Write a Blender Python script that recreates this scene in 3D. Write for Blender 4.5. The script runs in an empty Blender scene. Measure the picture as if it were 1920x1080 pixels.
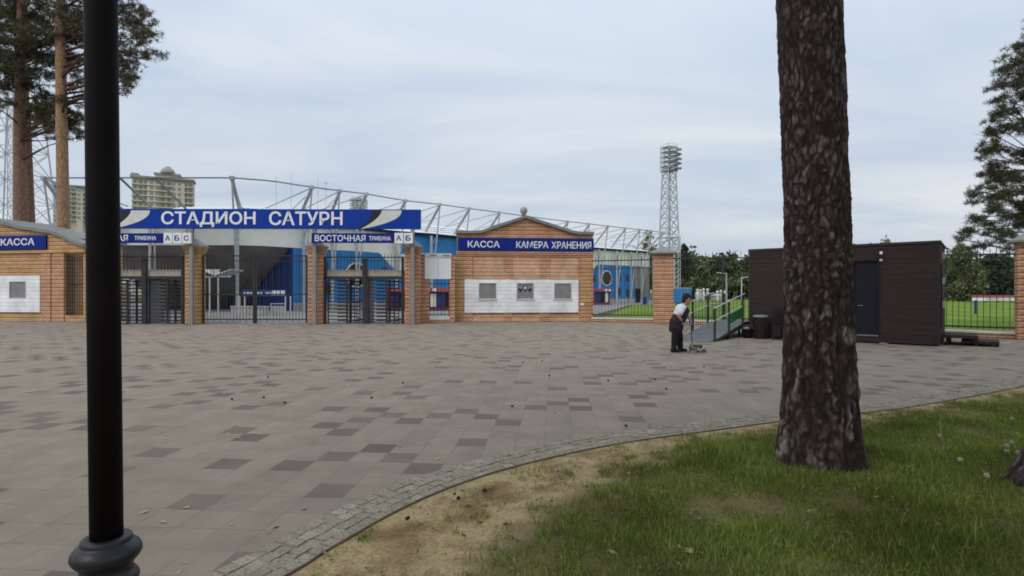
import bpy, bmesh, math, random
import numpy as np
from mathutils import Vector, Matrix, noise
C = bpy.context.scene
R = math.radians
random.seed(5)
F_PX, HOR, CAM_H = 1050.0, 548.0, 1.56

# ------------------------------------------------------------------ camera
cam = bpy.data.objects.new('camera', bpy.data.cameras.new('camera'))
C.collection.objects.link(cam)
cam.location = (0, 0, CAM_H)
cam.rotation_euler = (R(90), 0, 0)
cam.data.sensor_width = 36
cam.data.lens = 36 * F_PX / 1920
cam.data.shift_y = (HOR - 540) / 1920
cam.data.clip_start = 0.05
cam.data.clip_end = 3000
C.camera = cam

# ------------------------------------------------------------------ world (veiled overcast sky)
SUN_DIR = Vector((-0.50, -0.62, 0.78)).normalized()      # towards the sun: behind the camera, left, high
w = bpy.data.worlds.new('World'); C.world = w; w.use_nodes = True
nt = w.node_tree; nt.nodes.clear()
def N(nt, typ, **kw):
    n = nt.nodes.new(typ)
    for k, v in kw.items():
        if k in n.inputs.keys(): n.inputs[k].default_value = v
        else: setattr(n, k, v)
    return n
def LK(nt, a, b): nt.links.new(a, b)
def MATH(nt, op, a, b=None, clamp=False):
    n = nt.nodes.new('ShaderNodeMath'); n.operation = op; n.use_clamp = clamp
    for i, x in enumerate((a, b)):
        if x is None: continue
        if isinstance(x, (int, float)): n.inputs[i].default_value = x
        else: nt.links.new(x, n.inputs[i])
    return n.outputs[0]
def MIX(nt, fac, a, b, mode='MIX'):
    n = nt.nodes.new('ShaderNodeMix'); n.data_type = 'RGBA'; n.blend_type = mode
    for s, x in ((n.inputs[0], fac), (n.inputs[6], a), (n.inputs[7], b)):
        if isinstance(x, (int, float)): s.default_value = x
        elif isinstance(x, (tuple, list)): s.default_value = (*x[:3], 1)
        else: nt.links.new(x, s)
    return n.outputs[2]
def RAMP(nt, fac, stops):
    n = nt.nodes.new('ShaderNodeValToRGB'); e = n.color_ramp.elements
    while len(e) < len(stops): e.new(0.5)
    for i, (p, c) in enumerate(stops):
        e[i].position = p
        e[i].color = (c, c, c, 1) if isinstance(c, (int, float)) else (*c, 1)
    nt.links.new(fac, n.inputs[0]); return n.outputs[0]
sky = N(nt, 'ShaderNodeTexSky', sky_type='NISHITA', sun_disc=False)
sky.sun_elevation = math.asin(SUN_DIR.z); sky.sun_rotation = math.atan2(SUN_DIR.x, SUN_DIR.y)
sky.air_density = 1.0; sky.dust_density = 2.0
bg1 = N(nt, 'ShaderNodeBackground', Strength=0.10); LK(nt, sky.outputs[0], bg1.inputs[0])
tc = N(nt, 'ShaderNodeTexCoord')
sep = N(nt, 'ShaderNodeSeparateXYZ'); LK(nt, tc.outputs['Generated'], sep.inputs[0])
zz = MATH(nt, 'MAXIMUM', sep.outputs[2], 0.0)
zd = MATH(nt, 'ADD', zz, 0.16)
cmb = N(nt, 'ShaderNodeCombineXYZ')
LK(nt, MATH(nt, 'DIVIDE', sep.outputs[0], zd), cmb.inputs[0]); LK(nt, MATH(nt, 'DIVIDE', sep.outputs[1], zd), cmb.inputs[1])
mp = N(nt, 'ShaderNodeMapping', Scale=(0.55, 1.15, 1)); LK(nt, cmb.outputs[0], mp.inputs[0])
n1 = N(nt, 'ShaderNodeTexNoise', Scale=1.1, Detail=7.0, Roughness=0.55, Distortion=0.5); LK(nt, mp.outputs[0], n1.inputs[0])
n2 = N(nt, 'ShaderNodeTexNoise', Scale=0.35, Detail=3.0); LK(nt, mp.outputs[0], n2.inputs[0])
cl = MATH(nt, 'ADD', MATH(nt, 'MULTIPLY', n1.outputs[0], 0.6), MATH(nt, 'MULTIPLY', n2.outputs[0], 0.4))
ccol = RAMP(nt, cl, [(0.36, (0.53, 0.63, 0.80)), (0.49, (0.68, 0.755, 0.855)), (0.62, (0.86, 0.89, 0.915))])
grad = MATH(nt, 'ADD', 0.88, MATH(nt, 'MULTIPLY', MATH(nt, 'POWER', zz, 1.5), 0.85))     # overcast sky: brighter overhead
mul = N(nt, 'ShaderNodeVectorMath', operation='SCALE'); LK(nt, ccol, mul.inputs[0]); LK(nt, grad, mul.inputs['Scale'])
bg2 = N(nt, 'ShaderNodeBackground', Strength=1.0); LK(nt, mul.outputs[0], bg2.inputs[0])
ms = N(nt, 'ShaderNodeMixShader', Fac=0.88); LK(nt, bg1.outputs[0], ms.inputs[1]); LK(nt, bg2.outputs[0], ms.inputs[2])
wo = N(nt, 'ShaderNodeOutputWorld'); LK(nt, ms.outputs[0], wo.inputs[0])

sun = bpy.data.objects.new('sun', bpy.data.lights.new('sun', 'SUN'))
C.collection.objects.link(sun)
sun.data.energy = 1.2; sun.data.angle = R(28); sun.data.color = (1, 0.96, 0.9)
sun.rotation_euler = (-SUN_DIR).to_track_quat('-Z', 'Y').to_euler()
sun.location = (0, 0, 60)
C.view_settings.view_transform = 'Standard'; C.view_settings.look = 'None'
C.view_settings.exposure = 0.0; C.view_settings.gamma = 1
C.cycles.use_denoising = True; C.cycles.filter_width = 1.8
C.cycles.max_bounces = 6; C.cycles.transparent_max_bounces = 8

# ------------------------------------------------------------------ materials
MATS = {}
def s2l(*c):
    return tuple(((x / 255) / 12.92 if x < 10.3 else (((x / 255) + .055) / 1.055) ** 2.4) for x in c)
def newmat(name):
    m = bpy.data.materials.new(name); m.use_nodes = True
    b = m.node_tree.nodes['Principled BSDF']; MATS[name] = m
    return m, m.node_tree, b
def plain(name, col, rough=0.7, metal=0.0, var=0.12, scale=3.0, bump=0.0, bscale=40.0, spec=0.3):
    m, t, b = newmat(name)
    tc = N(t, 'ShaderNodeTexCoord')
    nz = N(t, 'ShaderNodeTexNoise', Scale=scale, Detail=5.0); LK(t, tc.outputs['Object'], nz.inputs[0])
    lo = tuple(x * (1 - var) for x in col); hi = tuple(min(1, x * (1 + var)) for x in col)
    LK(t, RAMP(t, nz.outputs[0], [(0.35, lo), (0.65, hi)]), b.inputs['Base Color'])
    b.inputs['Roughness'].default_value = rough; b.inputs['Metallic'].default_value = metal
    b.inputs['Specular IOR Level'].default_value = spec
    if bump:
        n2 = N(t, 'ShaderNodeTexNoise', Scale=bscale, Detail=4.0); LK(t, tc.outputs['Object'], n2.inputs[0])
        bp = N(t, 'ShaderNodeBump', Strength=bump, Distance=0.02); LK(t, n2.outputs[0], bp.inputs['Height']); LK(t, bp.outputs[0], b.inputs['Normal'])
    return m
def brick(name, c1, c2, cm, bw=0.26, bh=0.1, band=0.2, bandcol=0.42, mortar=0.012):
    m, t, b = newmat(name)
    tc = N(t, 'ShaderNodeTexCoord'); sp = N(t, 'ShaderNodeSeparateXYZ'); LK(t, tc.outputs['Object'], sp.inputs[0])
    u = MATH(t, 'ADD', sp.outputs[0], sp.outputs[1])
    cb = N(t, 'ShaderNodeCombineXYZ'); LK(t, u, cb.inputs[0]); LK(t, sp.outputs[2], cb.inputs[1])
    bt = N(t, 'ShaderNodeTexBrick', Scale=1.0, **{'Color1': (*c1, 1), 'Color2': (*c2, 1), 'Mortar': (*cm, 1), 'Mortar Size': mortar, 'Brick Width': bw, 'Row Height': bh, 'Bias': 0.0})
    LK(t, cb.outputs[0], bt.inputs[0])
    nz = N(t, 'ShaderNodeTexNoise', Scale=1.3, Detail=6.0); LK(t, tc.outputs['Object'], nz.inputs[0])
    st = RAMP(t, nz.outputs[0], [(0.3, 0.78), (0.7, 1.12)])
    c = MIX(t, 1.0, bt.outputs[0], st, 'MULTIPLY')
    # deep joints every second course
    fr = MATH(t, 'FRACT', MATH(t, 'DIVIDE', sp.outputs[2], band))
    jl = MATH(t, 'LESS_THAN', fr, 0.20)
    c = MIX(t, jl, c, MIX(t, 1.0, c, (bandcol, bandcol, bandcol), 'MULTIPLY'))
    LK(t, c, b.inputs['Base Color']); b.inputs['Roughness'].default_value = 0.9
    bp = N(t, 'ShaderNodeBump', Strength=0.5, Distance=0.01); LK(t, MATH(t, 'SUBTRACT', MATH(t, 'SUBTRACT', 1.0, bt.outputs[1]), jl), bp.inputs['Height'])
    LK(t, bp.outputs[0], b.inputs['Normal'])
    return m
M = {}
M['brick'] = brick('orange_brick', (0.60, 0.30, 0.17), (0.72, 0.40, 0.24), (0.30, 0.17, 0.11), mortar=0.015)
M['brick_yellow'] = brick('yellow_brick', (0.60, 0.34, 0.15), (0.70, 0.43, 0.21), (0.30, 0.19, 0.10), mortar=0.015)
M['brick_plaid'] = brick('patterned_brick', (0.58, 0.29, 0.17), (0.70, 0.42, 0.27), (0.58, 0.40, 0.28), mortar=0.018, bandcol=0.5)
M['brick_white'] = brick('white_painted_brick', (0.83, 0.83, 0.85), (0.87, 0.87, 0.88), (0.80, 0.80, 0.81), bandcol=0.84)
M['coping'] = plain('grey_sheet_metal', (0.22, 0.23, 0.22), 0.55, 0.2)
M['shutter'] = plain('grey_shutter', (0.22, 0.21, 0.21), 0.6)
M['frame_grey'] = plain('light_grey_frame', (0.5, 0.5, 0.52), 0.5)
M['blue'] = plain('sign_blue', (0.008, 0.044, 0.31), 0.5, var=0.05, spec=0.12)
M['blue2'] = plain('sign_navy', (0.008, 0.024, 0.20), 0.5, var=0.05, spec=0.12)
M['white'] = plain('white_paint', (0.78, 0.79, 0.80), 0.5, var=0.03)
M['offwhite'] = plain('off_white_paint', (0.62, 0.64, 0.60), 0.6, var=0.06)
M['black'] = plain('black_paint', (0.012, 0.011, 0.013), 0.45, var=0.1, spec=0.4)
M['lampblack'] = plain('black_lamp_paint', (0.0085, 0.0060, 0.0066), 0.6, var=0.15, scale=8, bump=0.08, bscale=60, spec=0.09)
M['lampring'] = plain('black_collar_paint', (0.014, 0.0135, 0.016), 0.42, var=0.2, scale=14, bump=0.1, bscale=50, spec=0.45)
M['iron'] = plain('dark_iron', (0.038, 0.032, 0.033), 0.55, 0.0, var=0.2)
M['iron2'] = plain('dark_green_iron', (0.036, 0.042, 0.042), 0.55, 0.0, var=0.2)
M['canopyband'] = plain('weathered_beige_beam', (0.40, 0.36, 0.29), 0.7)
M['postgrey'] = plain('grey_post_paint', (0.24, 0.235, 0.23), 0.5, 0.1)
M['steel'] = plain('pale_grey_steel', (0.45, 0.47, 0.49), 0.6, 0.0)
M['steeldark'] = plain('grey_steel', (0.25, 0.27, 0.28), 0.5, 0.2)
M['galv'] = plain('galvanised_steel', (0.46, 0.49, 0.51), 0.6, 0.0)
M['fascia'] = plain('pale_cladding', (0.80, 0.81, 0.74), 0.6, var=0.06, scale=0.6)
M['roofsheet'] = plain('white_roof_sheet', (0.72, 0.75, 0.78), 0.5, var=0.06)
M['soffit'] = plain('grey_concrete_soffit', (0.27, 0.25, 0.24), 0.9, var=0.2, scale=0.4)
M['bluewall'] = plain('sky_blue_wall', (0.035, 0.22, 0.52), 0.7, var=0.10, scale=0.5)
M['navy_shade'] = plain('navy_and_shaded_blue', (0.012, 0.045, 0.20), 0.8, var=0.15)  # navy paint; on the side wall, shade put into the wall's blue
M['brownglass'] = plain('brown_window', (0.085, 0.05, 0.035), 0.3)
M['red'] = plain('faded_red', (0.34, 0.085, 0.12), 0.7)
M['cladding'] = None
M['navydoor'] = plain('navy_door', (0.019, 0.019, 0.027), 0.6, var=0.1, spec=0.15)
M['dark'] = plain('dark_plastic', (0.014, 0.012, 0.013), 0.6)
M['rampgrey'] = plain('slate_grey_steel', (0.118, 0.128, 0.130), 0.7, 0.0, var=0.15, spec=0.15)
M['green'] = plain('green_panel', (0.03, 0.17, 0.045), 0.6)
M['stucco'] = plain('concrete', (0.42, 0.40, 0.37), 0.9, bump=0.2)
M['plinthtop'] = plain('white_concrete', (0.62, 0.60, 0.58), 0.85)
M['tower'] = plain('beige_tower_wall', (0.56, 0.51, 0.41), 0.9, var=0.06, scale=0.05)
M['towerwin'] = plain('tower_window', (0.28, 0.27, 0.26), 0.4, var=0.3, scale=0.3)
M['towertrim'] = plain('tower_cornice', (0.30, 0.30, 0.27), 0.8)
M['skin'] = plain('skin', (0.46, 0.25, 0.18), 0.6, var=0.06)
M['shirt'] = plain('white_shirt', (0.70, 0.68, 0.72), 0.9, var=0.05)
M['vest'] = plain('dark_apron', (0.027, 0.020, 0.030), 0.95, var=0.25, scale=9)
M['maroon'] = plain('maroon_collar', (0.16, 0.03, 0.05), 0.9)
M['trouser'] = plain('black_trousers', (0.015, 0.013, 0.016), 0.95)
M['glove'] = plain('light_blue_glove', (0.22, 0.46, 0.72), 0.6)
M['cap'] = plain('dark_cap', (0.030, 0.016, 0.018), 0.9)
M['shoe'] = plain('black_shoe', (0.012, 0.011, 0.011), 0.6)
M['wood'] = plain('pale_broom_handle', (0.40, 0.37, 0.33), 0.6)
M['debris'] = plain('pale_debris', (0.5, 0.5, 0.48), 0.9)
M['dustpan'] = plain('dark_grey_dustpan', (0.10, 0.10, 0.10), 0.6)
M['leafdry'] = plain('dry_leaf', (0.40, 0.36, 0.20), 0.9, var=0.4, scale=2)
M['cone'] = plain('pine_cone_brown', (0.020, 0.015, 0.013), 0.9)
M['puff'] = plain('seed_head_white', (0.52, 0.50, 0.42), 0.95)
M['stemgreen'] = plain('dandelion_stem', (0.10, 0.14, 0.04), 0.8)
M['twig'] = plain('pine_branch_bark', (0.10, 0.060, 0.042), 0.95, var=0.25)

def m_cladding():
    m, t, b = newmat('dark_brown_cladding')
    tc = N(t, 'ShaderNodeTexCoord'); sp = N(t, 'ShaderNodeSeparateXYZ'); LK(t, tc.outputs['Object'], sp.inputs[0])
    pl = MATH(t, 'DIVIDE', sp.outputs[2], 0.15); fr = MATH(t, 'FRACT', pl)
    wn = N(t, 'ShaderNodeTexWhiteNoise', noise_dimensions='1D'); LK(t, MATH(t, 'FLOOR', pl), wn.inputs['W'])
    mp = N(t, 'ShaderNodeMapping', Scale=(1.0, 1.0, 25)); LK(t, tc.outputs['Object'], mp.inputs[0])
    nz = N(t, 'ShaderNodeTexNoise', Scale=1.5, Detail=6.0); LK(t, mp.outputs[0], nz.inputs[0])
    c = MIX(t, wn.outputs[0], (0.041, 0.0275, 0.026), (0.046, 0.031, 0.029))
    c = MIX(t, 1.0, c, RAMP(t, nz.outputs[0], [(0.3, 0.8), (0.7, 1.2)]), 'MULTIPLY')
    g = MATH(t, 'LESS_THAN', fr, 0.08)
    c = MIX(t, g, c, (0.028, 0.019, 0.018))
    LK(t, c, b.inputs['Base Color']); b.inputs['Roughness'].default_value = 0.7; b.inputs['Specular IOR Level'].default_value = 0.2
    bp = N(t, 'ShaderNodeBump', Strength=0.6, Distance=0.01); LK(t, MATH(t, 'SUBTRACT', 1.0, g), bp.inputs['Height']); LK(t, bp.outputs[0], b.inputs['Normal'])
    return m
M['cladding'] = m_cladding()

def m_pavers():
    m, t, b = newmat('concrete_pavers')
    T = 0.30
    tc = N(t, 'ShaderNodeTexCoord')
    mp = N(t, 'ShaderNodeMapping', Rotation=(0, 0, R(4.4)), Location=(0.11, 0.07, 0)); LK(t, tc.outputs['Object'], mp.inputs[0])
    sp = N(t, 'ShaderNodeSeparateXYZ'); LK(t, mp.outputs[0], sp.inputs[0])
    x = MATH(t, 'DIVIDE', sp.outputs[0], T); y = MATH(t, 'DIVIDE', sp.outputs[1], T)
    cb = N(t, 'ShaderNodeCombineXYZ'); LK(t, MATH(t, 'FLOOR', x), cb.inputs[0]); LK(t, MATH(t, 'FLOOR', y), cb.inputs[1])
    wn = N(t, 'ShaderNodeTexWhiteNoise', noise_dimensions='2D'); LK(t, cb.outputs[0], wn.inputs['Vector'])
    ws = N(t, 'ShaderNodeSeparateColor'); LK(t, wn.outputs['Color'], ws.inputs[0])
    par = MATH(t, 'LESS_THAN', MATH(t, 'PINGPONG', MATH(t, 'ADD', MATH(t, 'FLOOR', x), MATH(t, 'FLOOR', y)), 1.0), 0.5)
    dark = MATH(t, 'MULTIPLY', MATH(t, 'LESS_THAN', ws.outputs[0], 0.28), par)
    tone = MATH(t, 'ADD', 0.93, MATH(t, 'MULTIPLY', ws.outputs[1], 0.13))
    n1 = N(t, 'ShaderNodeTexNoise', Scale=0.25, Detail=5.0, Roughness=0.6); LK(t, tc.outputs['Object'], n1.inputs[0])
    n2 = N(t, 'ShaderNodeTexNoise', Scale=140.0, Detail=3.0); LK(t, tc.outputs['Object'], n2.inputs[0])
    n3 = N(t, 'ShaderNodeTexNoise', Scale=2.2, Detail=6.0, Roughness=0.65); LK(t, tc.outputs['Object'], n3.inputs[0])
    light = MIX(t, n1.outputs[0], (0.272, 0.225, 0.178), (0.248, 0.212, 0.166))
    dk = MIX(t, ws.outputs[2], (0.148, 0.120, 0.099), (0.188, 0.155, 0.126))
    c = MIX(t, dark, light, dk)
    for f in (RAMP(t, n2.outputs[0], [(0.3, 0.86), (0.7, 1.12)]), RAMP(t, n3.outputs[0], [(0.3, 0.84), (0.7, 1.10)]), tone):
        c = MIX(t, 1.0, c, f, 'MULTIPLY')
    ex = MATH(t, 'ABSOLUTE', MATH(t, 'SUBTRACT', MATH(t, 'FRACT', x), 0.5)); ey = MATH(t, 'ABSOLUTE', MATH(t, 'SUBTRACT', MATH(t, 'FRACT', y), 0.5))
    j = MATH(t, 'GREATER_THAN', MATH(t, 'MAXIMUM', ex, ey), 0.491)
    nj = N(t, 'ShaderNodeTexNoise', Scale=1.7, Detail=2.0); LK(t, tc.outputs['Object'], nj.inputs[0])
    jf = MATH(t, 'MULTIPLY', j, RAMP(t, nj.outputs[0], [(0.36, 0.30), (0.62, 0.95)]))
    c = MIX(t, jf, c, (0.13, 0.115, 0.10))
    LK(t, c, b.inputs['Base Color']); b.inputs['Roughness'].default_value = 0.92; b.inputs['Specular IOR Level'].default_value = 0.2
    bp = N(t, 'ShaderNodeBump', Strength=0.35, Distance=0.004); LK(t, MATH(t, 'SUBTRACT', n2.outputs[0], j), bp.inputs['Height']); LK(t, bp.outputs[0], b.inputs['Normal'])
    return m
M['pavers'] = m_pavers()

def m_soil():
    m, t, b = newmat('sandy_soil')
    tc = N(t, 'ShaderNodeTexCoord')
    n1 = N(t, 'ShaderNodeTexNoise', Scale=2.0, Detail=8.0, Roughness=0.65); LK(t, tc.outputs['Object'], n1.inputs[0])
    n2 = N(t, 'ShaderNodeTexNoise', Scale=45.0, Detail=6.0, Roughness=0.7); LK(t, tc.outputs['Object'], n2.inputs[0])
    c = RAMP(t, n1.outputs[0], [(0.28, (0.17, 0.110, 0.055)), (0.42, (0.28, 0.20, 0.105)), (0.56, (0.44, 0.345, 0.19)), (0.68, (0.28, 0.195, 0.105))])
    c = MIX(t, 1.0, c, RAMP(t, n2.outputs[0], [(0.30, 0.55), (0.5, 1.0), (0.72, 1.25)]), 'MULTIPLY')
    at = N(t, 'ShaderNodeAttribute', attribute_name='turf')
    c = MIX(t, at.outputs['Fac'], c, MIX(t, n2.outputs[0], (0.075, 0.075, 0.026), (0.16, 0.125, 0.065)))
    LK(t, c, b.inputs['Base Color']); b.inputs['Roughness'].default_value = 1.0; b.inputs['Specular IOR Level'].default_value = 0.05
    bp = N(t, 'ShaderNodeBump', Strength=0.8, Distance=0.02); LK(t, n2.outputs[0], bp.inputs['Height']); LK(t, bp.outputs[0], b.inputs['Normal'])
    return m
M['soil'] = m_soil()
def m_island(name, stops, rough=0.7, nscale=1.2, nvar=(0.75, 1.25), trans=0.0):
    m, t, b = newmat(name)
    g = N(t, 'ShaderNodeNewGeometry')
    c = RAMP(t, g.outputs['Random Per Island'], stops)
    tc = N(t, 'ShaderNodeTexCoord')
    nz = N(t, 'ShaderNodeTexNoise', Scale=nscale, Detail=3.0); LK(t, tc.outputs['Object'], nz.inputs[0])
    c = MIX(t, 1.0, c, RAMP(t, nz.outputs[0], [(0.35, nvar[0]), (0.65, nvar[1])]), 'MULTIPLY')
    LK(t, c, b.inputs['Base Color']); b.inputs['Roughness'].default_value = rough; b.inputs['Specular IOR Level'].default_value = 0.15
    if trans:
        tr = N(t, 'ShaderNodeBsdfTranslucent'); LK(t, c, tr.inputs[0])
        mx = N(t, 'ShaderNodeMixShader', Fac=trans); LK(t, b.outputs[0], mx.inputs[1]); LK(t, tr.outputs[0], mx.inputs[2])
        LK(t, mx.outputs[0], t.nodes['Material Output'].inputs[0])
    return m
M['grass'] = m_island('grass_blades', [(0.0, (0.080, 0.130, 0.018)), (0.4, (0.135, 0.200, 0.030)), (0.74, (0.190, 0.240, 0.044)), (0.90, (0.28, 0.25, 0.08)), (1.0, (0.44, 0.36, 0.18))], nscale=1.0, nvar=(0.7, 1.35), trans=0.25)
M['needles'] = m_island('pine_needles', [(0.0, (0.044, 0.042, 0.024)), (0.6, (0.088, 0.082, 0.042)), (1.0, (0.16, 0.14, 0.075))], nscale=0.5, nvar=(0.7, 1.3))
M['needles_cool'] = m_island('dark_pine_needles', [(0.0, (0.036, 0.040, 0.022)), (0.6, (0.070, 0.074, 0.039)), (1.0, (0.125, 0.118, 0.063))], nscale=0.5, nvar=(0.7, 1.3))
M['leaves'] = m_island('broadleaf_foliage', [(0.0, (0.050, 0.070, 0.030)), (0.6, (0.095, 0.120, 0.050)), (1.0, (0.16, 0.185, 0.075))], nscale=0.12, nvar=(0.65, 1.35), trans=0.2)
M['leaves_pale'] = m_island('pale_green_foliage', [(0.0, (0.10, 0.12, 0.055)), (1.0, (0.20, 0.215, 0.10))], nscale=0.3, trans=0.2)
M['leaves_dark'] = m_island('dark_green_foliage', [(0.0, (0.028, 0.042, 0.024)), (1.0, (0.065, 0.085, 0.045))], nscale=0.3, trans=0.1)
def m_field():
    m, t, b = newmat('pitch_grass')
    tc = N(t, 'ShaderNodeTexCoord')
    n1 = N(t, 'ShaderNodeTexNoise', Scale=0.35, Detail=6.0); LK(t, tc.outputs['Object'], n1.inputs[0])
    LK(t, RAMP(t, n1.outputs[0], [(0.35, (0.11, 0.175, 0.035)), (0.65, (0.19, 0.26, 0.06))]), b.inputs['Base Color']); b.inputs['Roughness'].default_value = 1.0
    b.inputs['Specular IOR Level'].default_value = 0.0
    return m
M['field'] = m_field()
M['asphalt'] = plain('pale_asphalt', (0.24, 0.235, 0.225), 0.95, var=0.15, scale=0.4, spec=0.1)
M['dirt'] = plain('dry_ground', (0.12, 0.13, 0.06), 1.0, var=0.25, scale=0.05, spec=0.0)
def m_sett():
    m, t, b = newmat('grey_granite_setts')
    g = N(t, 'ShaderNodeNewGeometry'); tc = N(t, 'ShaderNodeTexCoord')
    nz = N(t, 'ShaderNodeTexNoise', Scale=60.0, Detail=5.0); LK(t, tc.outputs['Object'], nz.inputs[0])
    c = RAMP(t, g.outputs['Random Per Island'], [(0.0, (0.255, 0.226, 0.172)), (0.85, (0.295, 0.265, 0.204)), (1.0, (0.34, 0.31, 0.245))])
    c = MIX(t, 1.0, c, RAMP(t, nz.outputs[0], [(0.3, 0.60), (0.7, 1.3)]), 'MULTIPLY')
    LK(t, c, b.inputs['Base Color']); b.inputs['Roughness'].default_value = 0.95; b.inputs['Specular IOR Level'].default_value = 0.1
    bp = N(t, 'ShaderNodeBump', Strength=0.6, Distance=0.01); LK(t, nz.outputs[0], bp.inputs['Height']); LK(t, bp.outputs[0], b.inputs['Normal'])
    return m
M['sett'] = m_sett()
def m_bark():
    m, t, b = newmat('pine_plate_bark')
    at = N(t, 'ShaderNodeAttribute', attribute_name='plate'); ac = N(t, 'ShaderNodeAttribute', attribute_name='cell')
    tc = N(t, 'ShaderNodeTexCoord')
    mp = N(t, 'ShaderNodeMapping', Scale=(1, 1, 0.35)); LK(t, tc.outputs['Object'], mp.inputs[0])
    n1 = N(t, 'ShaderNodeTexNoise', Scale=26.0, Detail=8.0, Roughness=0.7); LK(t, mp.outputs[0], n1.inputs[0])
    n2 = N(t, 'ShaderNodeTexNoise', Scale=1.6, Detail=3.0); LK(t, tc.outputs['Object'], n2.inputs[0])
    pl = RAMP(t, ac.outputs['Fac'], [(0.2, (0.135, 0.106, 0.094)), (0.55, (0.195, 0.162, 0.148)), (0.92, (0.33, 0.295, 0.275))])
    pl = MIX(t, MATH(t, 'MULTIPLY', n2.outputs[0], 0.35), pl, (0.11, 0.060, 0.045))
    c = MIX(t, at.outputs['Fac'], (0.038, 0.027, 0.024), pl)
    c = MIX(t, 1.0, c, RAMP(t, n1.outputs[0], [(0.3, 0.5), (0.7, 1.45)]), 'MULTIPLY')
    LK(t, c, b.inputs['Base Color']); b.inputs['Roughness'].default_value = 0.95; b.inputs['Specular IOR Level'].default_value = 0.1
    bp = N(t, 'ShaderNodeBump', Strength=0.9, Distance=0.02); LK(t, n1.outputs[0], bp.inputs['Height']); LK(t, bp.outputs[0], b.inputs['Normal'])
    return m
M['bark'] = m_bark()
def m_bark2(name, a, bcol):
    m, t, b = newmat(name)
    tc = N(t, 'ShaderNodeTexCoord')
    mp = N(t, 'ShaderNodeMapping', Scale=(1, 1, 0.4)); LK(t, tc.outputs['Object'], mp.inputs[0])
    v = N(t, 'ShaderNodeTexVoronoi', Scale=5.0, feature='DISTANCE_TO_EDGE'); LK(t, mp.outputs[0], v.inputs[0])
    n1 = N(t, 'ShaderNodeTexNoise', Scale=9.0, Detail=6.0); LK(t, mp.outputs[0], n1.inputs[0])
    c = MIX(t, n1.outputs[0], a, bcol)
    c = MIX(t, 1.0, c, RAMP(t, v.outputs[0], [(0.0, 0.6), (0.12, 1.05)]), 'MULTIPLY')
    LK(t, c, b.inputs['Base Color']); b.inputs['Roughness'].default_value = 0.95
    bp = N(t, 'ShaderNodeBump', Strength=0.7, Distance=0.03); LK(t, v.outputs[0], bp.inputs['Height']); LK(t, bp.outputs[0], b.inputs['Normal'])
    return m
M['bark_red'] = m_bark2('reddish_pine_bark', (0.17, 0.090, 0.065), (0.30, 0.17, 0.12))
M['bark_orange'] = m_bark2('orange_pine_bark', (0.24, 0.135, 0.075), (0.40, 0.25, 0.145))

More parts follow.
